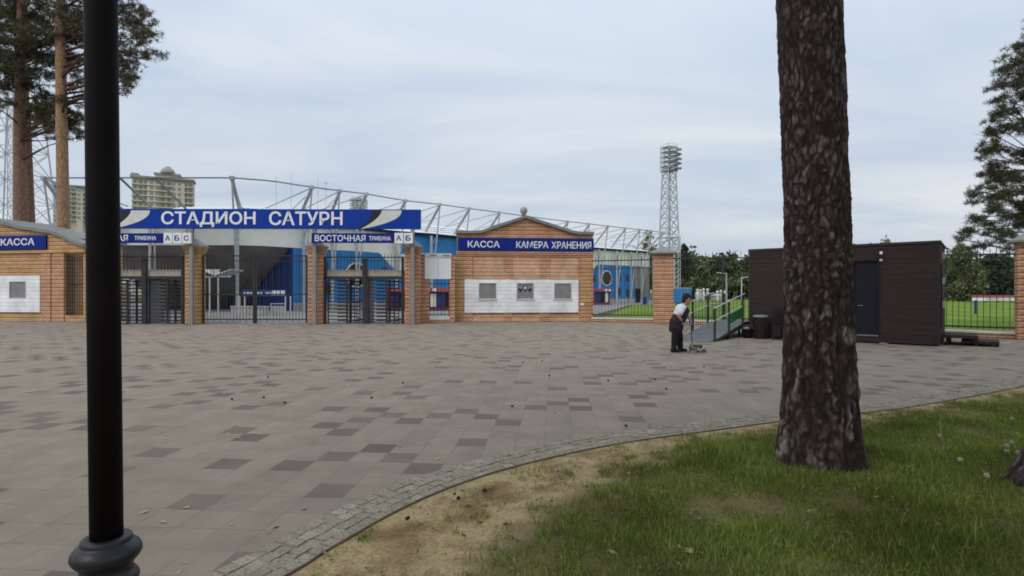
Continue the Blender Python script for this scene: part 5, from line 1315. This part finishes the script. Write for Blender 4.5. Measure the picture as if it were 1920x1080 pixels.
floodlight('tall pale lattice floodlight mast right of the stadium roof', 1254.5, 150, 275, 31, 17, 31, 46, r=.20, rb=.10)
floodlight('distant floodlight head just showing above the long blue sign', 672, 215, 371, 22, 12, 24, 22, r=.2, rb=.1, rz=R(-15))
lm_ = wthing('floodlight_mast', 'broad pale lattice mast behind the pines at the left edge', 'floodlight mast', 28, 62, R(12), 'floodlight masts of the stadium')
mb = MB(); lattice(mb, 6.8, 3.0, 0, 26, 9, .085, .045); mb.build('tower', M['galv'], lm_)
mb = MB(); lattice(mb, 1.0, .8, 0, 26, 20, .045, .02); mb.build('ladder_core', M['galv'], lm_)
mb = MB()
for r_ in range(5): mb.box(-2.6, 2.6, -1.2, 1.0, 26.2 + r_ * 1.5, 26.35 + r_ * 1.5)
for x in (-2, 0, 2): mb.tube((x, 0, 26), (x, 0, 33), .1, 5)
mb.build('gallery', M['steeldark'], lm_)
for px, yt, yb, lab in ((518, 329, 400, 'thin antenna mast above the long sign, leftmost of the four'), (546, 326, 400, 'tallest thin antenna mast above the long sign'), (596, 333, 400, 'thin plain antenna pole above the word САТУРН'), (611, 338, 400, 'antenna pole with short cross bars above the word САТУРН')):
    D = 95; a = wthing('antenna', lab, 'antenna', px, D); zt = gz(yt, D)
    MB().tube((0, 0, 0), (0, 0, zt), .05, 5, .03).build('pole', M['steel'], a)
    if px == 611:
        MB().tube((-.6, 0, zt - 1.6), (.6, 0, zt - 1.6), .03, 4).tube((-.9, 0, zt - 2.6), (.9, 0, zt - 2.6), .03, 4).tube((-.4, 0, zt - .5), (.4, 0, zt - .5), .06, 4).build('crossbar', M['steel'], a)
    else: MB().tube((-.25, 0, zt - 3), (.25, 0, zt - 3), .03, 4).build('crossbar', M['steel'], a)

# ------------------------------------------------------------------ apartment towers
def tower(label, px, D, ytop, wpx, floors, cols, crown):
    k = D / F_PX; W = wpx * k; H = gz(ytop, D); t = wthing('apartment_tower', label, 'tower block', px, D, R(25)); W /= 1.17; dp = W * .3
    bay = W * .17
    b = MB().box(-W / 2, W / 2, 0, dp, 0, H)
    b.prism([(-W * .26, 0), (-W * .06, 0), (-W * .06, H - 2), (-W * .26, H - 2)], -1.4, -.001)
    b.prism([(W * .18, 0), (W * .36, 0), (W * .36, H - 2), (W * .18, H - 2)], -1.8, -.001)
    b.build('wall', M['tower'], t)
    MB().box(-W / 2 - .7, W / 2 + .7, -2.4, dp + .7, H + .01, H + 1.0).build('cornice', M['towertrim'], t)
    fh = 3.3
    me = None
    for f in range(floors):
        z = H - 3.4 - f * fh
        MB().box(-W / 2 - .15, W / 2 + .15, -1.95, -.0, z - .8, z - .45).build('floor_band', plain('tower_band_%s_%d' % (px, f), (.66, .61, .50), .9, var=.04), t)
        for c in range(cols):
            x = -W / 2 + W * (c + .5) / cols; y = -.06
            fx = x / W
            if -.26 < fx < -.06: y = -1.46
            if .18 < fx < .36: y = -1.86
            if me is None:
                o = MB().box(-W / cols * .30, W / cols * .30, 0, .05, -.0, 2.0).build('window', M['towerwin'], t); me = o.data
            else: o = link(bpy.data.objects.new('window', me)); o.parent = t
            o.location = (x, y, z)
    if crown:
        c = W * .06
        MB().box(c - W * .20, c + W * .20, 2, dp - 2, H + 1.01, H + 3.2).build('penthouse', M['tower'], t)
        MB().box(c - W * .22, c + W * .22, 1, dp - 1, H + 3.21, H + 4.2).build('penthouse_roof', M['towertrim'], t)
        MB().lathe([(W * .13, 0), (W * .125, 1.0), (W * .11, 2.2), (W * .08, 3.2), (W * .05, 3.7), (W * .045, 4.4), (.1, 4.6)], c=(c, dp * .4, H + 4.21), n=16).build('cupola', M['towertrim'], t, smooth=True)
    MB().box(-W / 2 - .5, -W / 2 + W * .1, -1, 6, H + 1.01, H + 2.6).build('corner_turret', M['towertrim'], t)
    return t
tower('beige apartment tower with a domed roof turret above the long blue sign', 306, 340, 336.5, 115, 8, 11, True)
tower('lower beige apartment block behind the orange pine trunk', 133, 400, 350, 62, 7, 6, False)

# ------------------------------------------------------------------ beyond the pitch
for i in range(7):
    px = 1836 + i * 25; D = 84; b = wthing('pitch_board', 'white advertising board with a red top edge at the far side of the pitch', 'board', px, D, R(-4), 'boards along the far side of the pitch')
    W = 25 / F_PX * D - .1
    MB().box(-W / 2, W / 2, 0, .12, .25, .75).build('panel', (M['white'], M['frame_grey'], M['offwhite'])[i % 3], b); MB().box(-W / 2, W / 2, -.02, .4, .751, 1.12).build('top_edge', M['red'], b)
    MB().box(-W / 2 + .1, -W / 2 + .2, .02, .1, 0, .249).box(W / 2 - .2, W / 2 - .1, .02, .1, 0, .249).build('feet', M['dark'], b)
gpst = wthing('marker_post', 'short blue post on the pitch behind the right fence', 'post', 1829, 40)
MB().tube((0, 0, 0), (0, 0, 1.0), .07, 8).build('post', M['navy_shade'], gpst); MB().lathe([(.11, 0), (.11, .05), (.03, .07)], n=10).build('base', M['dark'], gpst)
for px, yt, D, lab in ((1362, 512, 95, 'tall white light pole at the far side of the pitch, left of its pair'), (1390, 520, 99, 'tall white light pole at the far side of the pitch beside the shed')):
    p = wthing('light_pole', lab, 'light pole', px, D); zt = gz(yt, D)
    MB().tube((0, 0, 0), (0, 0, zt), .14, 8, .11).build('pole', M['offwhite'], p)
    MB().tube((-.1, 0, zt - .1), (-1.6 if px < 1380 else 1.4, 0, zt + .1), .06, 6).build('arm', M['offwhite'], p)
for i, (px, h, wd_) in enumerate(((1308, 2.1, .55), (1313, 2.0, .4), (1319, 2.2, .3), (1327, 2.15, .35), (1345, 1.8, .8), (1352, 1.9, .45), (1358, 1.8, .5), (1337, 1.5, .6))):
    d = wthing('training_dummy', 'pale upright figure shape standing at the far edge of the pitch behind the ramp', 'training dummy', px, 88, 0, 'pale shapes beyond the ramp')
    MB().lathe([(wd_ * .5, .0), (wd_ * .55, .5), (wd_ * .7, 1.0), (wd_ * .75, h * .68), (wd_ * .4, h * .78), (wd_ * .2, h * .8)], n=12).build('body', M['stucco'] if i % 2 else M['offwhite'], d, smooth=True)
    MB().lathe([(.02, h * .79), (.2, h * .84), (.24, h * .91), (.16, h * .98), (.02, h)], n=10).build('head', M['offwhite'], d, smooth=True)

# ------------------------------------------------------------------ sweeping person
def skin_obj(name, pts, edges, rad, mat, parent, root=0, sub=2):
    me = bpy.data.meshes.new(name); me.from_pydata(pts, edges, [])
    o = bpy.data.objects.new(name, me); link(o)
    m = o.modifiers.new('s', 'SKIN'); m.use_smooth_shade = True
    if not me.skin_vertices: pass
    sv = me.skin_vertices[0].data
    for i, r in enumerate(rad):
        sv[i].radius = r if isinstance(r, tuple) else (r, r); sv[i].use_root = (i == root)
    m2 = o.modifiers.new('u', 'SUBSURF'); m2.levels = sub; m2.render_levels = sub
    bpy.context.view_layer.update()
    nm = bpy.data.meshes.new_from_object(o.evaluated_get(bpy.context.evaluated_depsgraph_get()))
    bpy.data.objects.remove(o); bpy.data.meshes.remove(me)
    nm.name = name; nm.materials.clear(); nm.materials.append(mat)
    nm.polygons.foreach_set('use_smooth', [True] * len(nm.polygons))
    r = link(bpy.data.objects.new(name, nm)); r.parent = parent
    return r
PD = 14.6
pe = thing('person', 'person in dark cap, white short sleeved shirt, dark apron and blue gloves, stooping to sweep', 'person', (gp(1271, PD), PD, 0))
def blob(name, caps, mat, parent, vox=.013, smooth=3):
    # tapered capsules fused into one continuous surface
    mb = MB()
    for p, q, r1, r2 in caps:
        p, q = Vector(p), Vector(q)
        mb.tube(p, q, r1, 14, r2)
        for c, r in ((p, r1), (q, r2)): mb.lathe([(r * math.sin(math.pi * k / 8) + 1e-4, -r * math.cos(math.pi * k / 8)) for k in range(9)], c=c, n=14)
    o = mb.build(name, mat, None)
    m = o.modifiers.new('r', 'REMESH'); m.mode = 'VOXEL'; m.voxel_size = vox
    m2 = o.modifiers.new('s', 'SMOOTH'); m2.factor = .5; m2.iterations = smooth
    bpy.context.view_layer.update()
    nm = bpy.data.meshes.new_from_object(o.evaluated_get(bpy.context.evaluated_depsgraph_get()))
    me = o.data; bpy.data.objects.remove(o); bpy.data.meshes.remove(me)
    nm.name = name; nm.materials.clear(); nm.materials.append(mat); nm.polygons.foreach_set('use_smooth', [True] * len(nm.polygons))
    r = link(bpy.data.objects.new(name, nm)); r.parent = parent
    return r
shR, elR, wrR = (.03, -.20, 1.155), (-.055, -.26, .965), (.045, -.20, .80)
shL, elL, wrL = (.13, .20, 1.155), (.33, .22, .95), (.36, .12, .82)
blob('body', [((.0, -.05, .72), (.09, -.06, 1.10), .13, .12), ((.0, .05, .72), (.09, .06, 1.10), .13, .12), ((.03, -.18, 1.15), (.12, .18, 1.15), .065, .065), ((.12, 0, 1.16), (.205, 0, 1.28), .068, .060),
    ((.225, 0, 1.33), (.235, 0, 1.395), .088, .092), ((.255, 0, 1.275), (.262, 0, 1.30), .055, .062), (shR, elR, .062, .050), (elR, wrR, .048, .032), (shL, elL, .062, .050), (elL, wrL, .048, .032),
    ((-.06, -.09, .68), (-.105, -.10, .40), .10, .07), ((-.105, -.10, .40), (-.13, -.10, .07), .065, .045), ((.01, .09, .68), (.075, .10, .40), .10, .07), ((.075, .10, .40), (.092, .11, .07), .065, .045)], M['skin'], pe)
blob('shirt', [((.02, -.07, .85), (.09, -.07, 1.12), .15, .135), ((.02, .07, .85), (.09, .07, 1.12), .15, .135), ((.03, -.18, 1.145), (.13, .18, 1.145), .085, .085), (shR, (-.015, -.25, 1.045), .088, .082), (shL, (.225, .225, 1.055), .088, .082), ((.11, -.05, 1.18), (.14, .05, 1.19), .085, .085)], M['shirt'], pe)
blob('apron', [((-.035, -.08, .64), (-.01, -.085, .80), .150, .172), ((-.02, .08, .64), (-.01, .085, .80), .150, .172), ((.0, -.07, .82), (.13, -.06, 1.08), .170, .145), ((.0, .07, .82), (.13, .06, 1.08), .170, .145), ((.16, -.085, 1.07), (.155, -.075, 1.20), .085, .045), ((.16, .085, 1.07), (.17, .075, 1.20), .085, .045), ((.105, -.125, 1.02), (.125, -.10, 1.20), .085, .045), ((-.12, 0, .80), (-.16, -.02, .60), .10, .085)], M['vest'], pe, smooth=4)
blob('collar', [((.10, -.095, 1.235), (.19, -.085, 1.16), .026, .024), ((.19, -.085, 1.16), (.25, 0, 1.11), .024, .022), ((.25, 0, 1.11), (.215, .09, 1.19), .022, .024)], M['maroon'], pe, vox=.008)
blob('trousers', [((-.03, -.06, .66), (-.03, .06, .66), .155, .155), ((-.065, -.10, .64), (-.115, -.105, .36), .118, .086), ((-.115, -.105, .36), (-.135, -.10, .085), .086, .070), ((.02, .10, .64), (.085, .105, .36), .118, .086), ((.085, .105, .36), (.095, .11, .085), .086, .070)], M['trouser'], pe)
for (x, y) in ((-.145, -.10), (.085, .11)): blob('shoe', [((x - .03, y, .055), (x + .05, y, .052), .055, .052), ((x + .05, y, .05), (x + .155, y - .01, .040), .05, .038)], M['shoe'], pe, vox=.01)
# head: face parts, ears, hair, cap
MB().path([(.322, -.012, 1.362), (.352, -.014, 1.332), (.330, -.012, 1.320)], [.012, .018, .010], 6).build('nose', M['skin'], pe, smooth=True)
for y in (-.035, .03): MB().lathe([(.001, -.010), (.010, -.005), (.011, 0), (.010, .006), (.001, .010)], c=(.318, y, 1.378), n=10).build('eye', M['black'], pe, smooth=True)
MB().path([(.312, -.028, 1.288), (.322, -.005, 1.285), (.314, .02, 1.288)], [.006, .008, .006], 6).build('mouth', M['maroon'], pe)
for y in (-.088, .088): MB().lathe([(.004, -.03), (.018, -.015), (.022, .01), (.012, .03), (.003, .034)], c=(.215, y, 1.36), n=10).build('ear', M['skin'], pe, smooth=True)
blob('hair', [((.165, 0, 1.34), (.20, 0, 1.42), .075, .092), ((.20, -.05, 1.40), (.20, .05, 1.40), .06, .06)], M['cap'], pe, vox=.01)
cp = blob('cap', [((.205, 0, 1.435), (.255, 0, 1.445), .098, .088), ((.20, 0, 1.47), (.24, 0, 1.47), .075, .07)], M['cap'], pe, vox=.01)
MB().prism([(.30, 1.445), (.395, 1.415), (.425, 1.385), (.42, 1.375), (.38, 1.395), (.30, 1.42)], -.075, .075).build('brim', M['cap'], cp)
def hand(w, dirv, curl, parent):
    w = Vector(w); d = Vector(dirv).normalized(); s = Vector((0, 1, 0)); s = (s - d * s.dot(d)).normalized(); n = d.cross(s)
    pts = [w, w + d * .045, w + d * .085]; ed = [(0, 1), (1, 2)]; rd_ = [.030, (.036, .026), (.034, .022)]
    for k, (o, L) in enumerate(((-.030, .060), (-.010, .072), (.011, .067), (.031, .052))):
        b = w + d * .082 + s * o; i = len(pts)
        m1 = b + d * L * .5 + n * curl * L * .25; m2 = m1 + d * L * .15 + n * curl * L * .6
        pts += [b, m1, m2]; ed += [(2, i), (i, i + 1), (i + 1, i + 2)]; rd_ += [.012, .010, .008]
    i = len(pts); pts += [w + d * .04 - s * .040 + n * curl * .01, w + d * .065 - s * .052 + n * curl * .04]; ed += [(1, i), (i, i + 1)]; rd_ += [.012, .009]
    skin_obj('glove', [tuple(p) for p in pts], ed, rd_, M['glove'], parent, sub=1)
hand((.045, -.20, .81), (.25, .03, -.97), 1.0, pe); hand((.36, .12, .83), (.05, .05, -.99), 1.0, pe)
# broom and dustpan: separate things held by the gloves
x0p = gp(1271, PD)
br = thing('broom', 'long handled broom held in the right glove of the sweeping person', 'broom', (x0p + .36, PD - .16, 0))
MB().tube((-.315, -.02, .80), (-.02, 0, .12), .014, 8).build('handle', M['wood'], br)
MB().box(-.05, .05, -.12, .12, .08, .13).build('head', M['dustpan'], br)
bz = MB(); rg = random.Random(7)
for i in range(60):
    x, y = rg.uniform(-.04, .04), rg.uniform(-.11, .11); bz.tube((x, y, .085), (x * 1.6 + rg.uniform(-.01, .01) - .02, y * 1.15, .004), .005, 4, .003)
bz.build('bristles', M['wood'], br)
dp = thing('dustpan', 'grey upright dustpan full of debris beside the broom', 'dustpan', (x0p + .50, PD - .02, 0))
MB().tube((-.13, .13, .80), (-.10, .10, .16), .012, 8).build('handle', M['iron2'], dp)
MB().hexa([(-.17, -.14, .004), (.17, -.14, .004), (.15, .14, .004), (-.15, .14, .004)], [(-.17, -.14, .02), (.17, -.14, .02), (.15, .14, .02), (-.15, .14, .02)]).hexa([(-.17, .10, .021), (.17, .10, .021), (.15, .14, .021), (-.15, .14, .021)], [(-.15, .08, .19), (.15, .08, .19), (.14, .13, .19), (-.14, .13, .19)]).hexa([(-.19, -.14, .004), (-.172, -.14, .004), (-.152, .14, .004), (-.17, .14, .004)], [(-.19, -.14, .06), (-.172, -.14, .06), (-.152, .14, .17), (-.17, .14, .17)]).hexa([(.172, -.14, .004), (.19, -.14, .004), (.17, .14, .004), (.152, .14, .004)], [(.172, -.14, .06), (.19, -.14, .06), (.17, .14, .17), (.152, .14, .17)]).build('pan', M['dustpan'], dp)
dbm = MB()
for i in range(26):
    c = Vector((rg.uniform(-.13, .16), rg.uniform(-.13, .08), .03 + rg.uniform(0, .07))); s = rg.uniform(.015, .04)
    dbm.add([c + Vector((s, 0, 0)), c + Vector((-s, s * .5, 0)), c + Vector((0, -s, s * .3)), c + Vector((0, 0, s))], [(0, 1, 2), (0, 1, 3), (1, 2, 3), (0, 2, 3)])
od = dbm.build('debris_pile', M['debris'])
od.location = dp.location; props(od, 'small pile of pale sweepings lying in the grey dustpan', 'litter', kind='thing')

# ------------------------------------------------------------------ cones, leaves, dandelions
def cone_mesh():
    mb = MB().lathe([(.004, 0), (.016, .008), (.021, .022), (.019, .038), (.011, .052), (.003, .058)], n=10)
    for k in range(24):
        t = k * 2.4; z = .006 + k * .002; r = .021 - abs(z - .024) * .35
        mb.add([(r * math.cos(t - .3), r * math.sin(t - .3), z), (r * math.cos(t + .3), r * math.sin(t + .3), z), ((r + .011) * math.cos(t), (r + .011) * math.sin(t), z + .010)], [(0, 1, 2)])
    return mb
proto = cone_mesh().build('pine_cone', M['cone'])
spots = [(503, 709), (437, 751), (963, 764), (1175, 801), (699, 748), (497, 747), (980, 681), (1140, 716), (1031, 706), (1230, 714), (757, 720), (533, 757), (1320, 690), (1247, 731), (1017, 678), (1500, 706)]
for i, (px, py) in enumerate(spots):
    o = proto if i == 0 else link(proto.copy()); x, y = ground(px, py); o.location = (x, y, .018); o.rotation_euler = (R(80), 0, random.uniform(0, 6)); o.scale = (.65,) * 3
    props(o, 'small dark pine cone lying loose on the paving', 'pine cone', 'pine cones scattered on the paving')
for i, (px, py) in enumerate([(860, 944), (905, 930), (760, 985)]):
    o = link(proto.copy()); x, y = ground(px, py); o.location = (x, y, .04); o.rotation_euler = (R(70), 0, i); o.scale = (.6,) * 3
    props(o, 'dark pine cone lying on the bare sandy soil by the edging', 'pine cone', 'pine cones on the bare soil')
def leaf_mesh():
    return MB().add([(0, -.04, 0), (.02, -.01, .006), (.017, .02, .010), (0, .045, .014), (-.017, .02, .012), (-.02, -.01, .006), (0, 0, 0.001)], [(0, 1, 6), (1, 2, 6), (2, 3, 6), (3, 4, 6), (4, 5, 6), (5, 0, 6)])
lproto = leaf_mesh().build('fallen_leaf', M['leafdry'])
rl = random.Random(12)
lsp = [(306, 980), (350, 953), (433, 985), (517, 989), (505, 1000), (336, 1074), (346, 1056), (270, 962), (478, 813), (548, 827), (447, 822), (485, 793), (740, 781), (786, 780), (1118, 734), (750, 837), (820, 862), (570, 955), (610, 1060), (1007, 804)] + [(rl.uniform(240, 1400), rl.uniform(660, 830)) for _ in range(34)]
for i, (px, py) in enumerate(lsp):
    o = lproto if i == 0 else link(lproto.copy()); x, y = ground(px, py); o.location = (x, y, .004); o.rotation_euler = (rl.uniform(-.2, .2), rl.uniform(-.2, .2), rl.uniform(0, 6)); s = rl.uniform(.3, .8); o.scale = (s, s, s)
    props(o, 'small dry yellowish leaf lying on the paving', 'leaf', 'dry leaves scattered on the paving')
def dandelion(px, py, h, lab):
    D = F_PX * (CAM_H - .05 - h) / (py - HOR); t = thing('dandelion', lab, 'dandelion', (gp(px, D), D, .045))
    MB().path([(.03, .02, -.01), (.012, .01, h * .5), (0, 0, h)], [.003, .0028, .0025], 5).build('stem', M['stemgreen'], t)
    hd = MB(); rg = random.Random(px)
    for k in range(90):
        u = Vector((rg.gauss(0, 1), rg.gauss(0, 1), rg.gauss(0, 1))).normalized(); c = Vector((0, 0, h + .012)); e = c + u * .018; s = u.orthogonal() * .003; s2 = u.cross(s)
        hd.add([c, e + s, e - s * .5 + s2 * .87, e - s * .5 - s2 * .87], [(0, 1, 2), (0, 2, 3), (0, 3, 1), (1, 2, 3)])
    hd.build('seed_head', M['puff'], t)
dn = [(1897, 786, .16, 'white dandelion clock farthest back in the grass near the right edge'), (1888, 837, .15, 'white dandelion clock in the right group, largest and leftmost'), (1897, 831, .13, 'white dandelion clock in the right group, small one behind'), (1888, 847, .10, 'white dandelion clock in the right group, lowest one'),
      (1909, 850, .12, 'white dandelion clock closest to the right edge'), (1800, 863, .15, 'single white dandelion clock standing right of the big trunk'), (1850, 893, .14, 'white dandelion clock nearest the flared root at the right edge'), (1762, 818, .12, 'small pale dandelion clock between big trunk and right group')]
for a in dn: dandelion(*a)
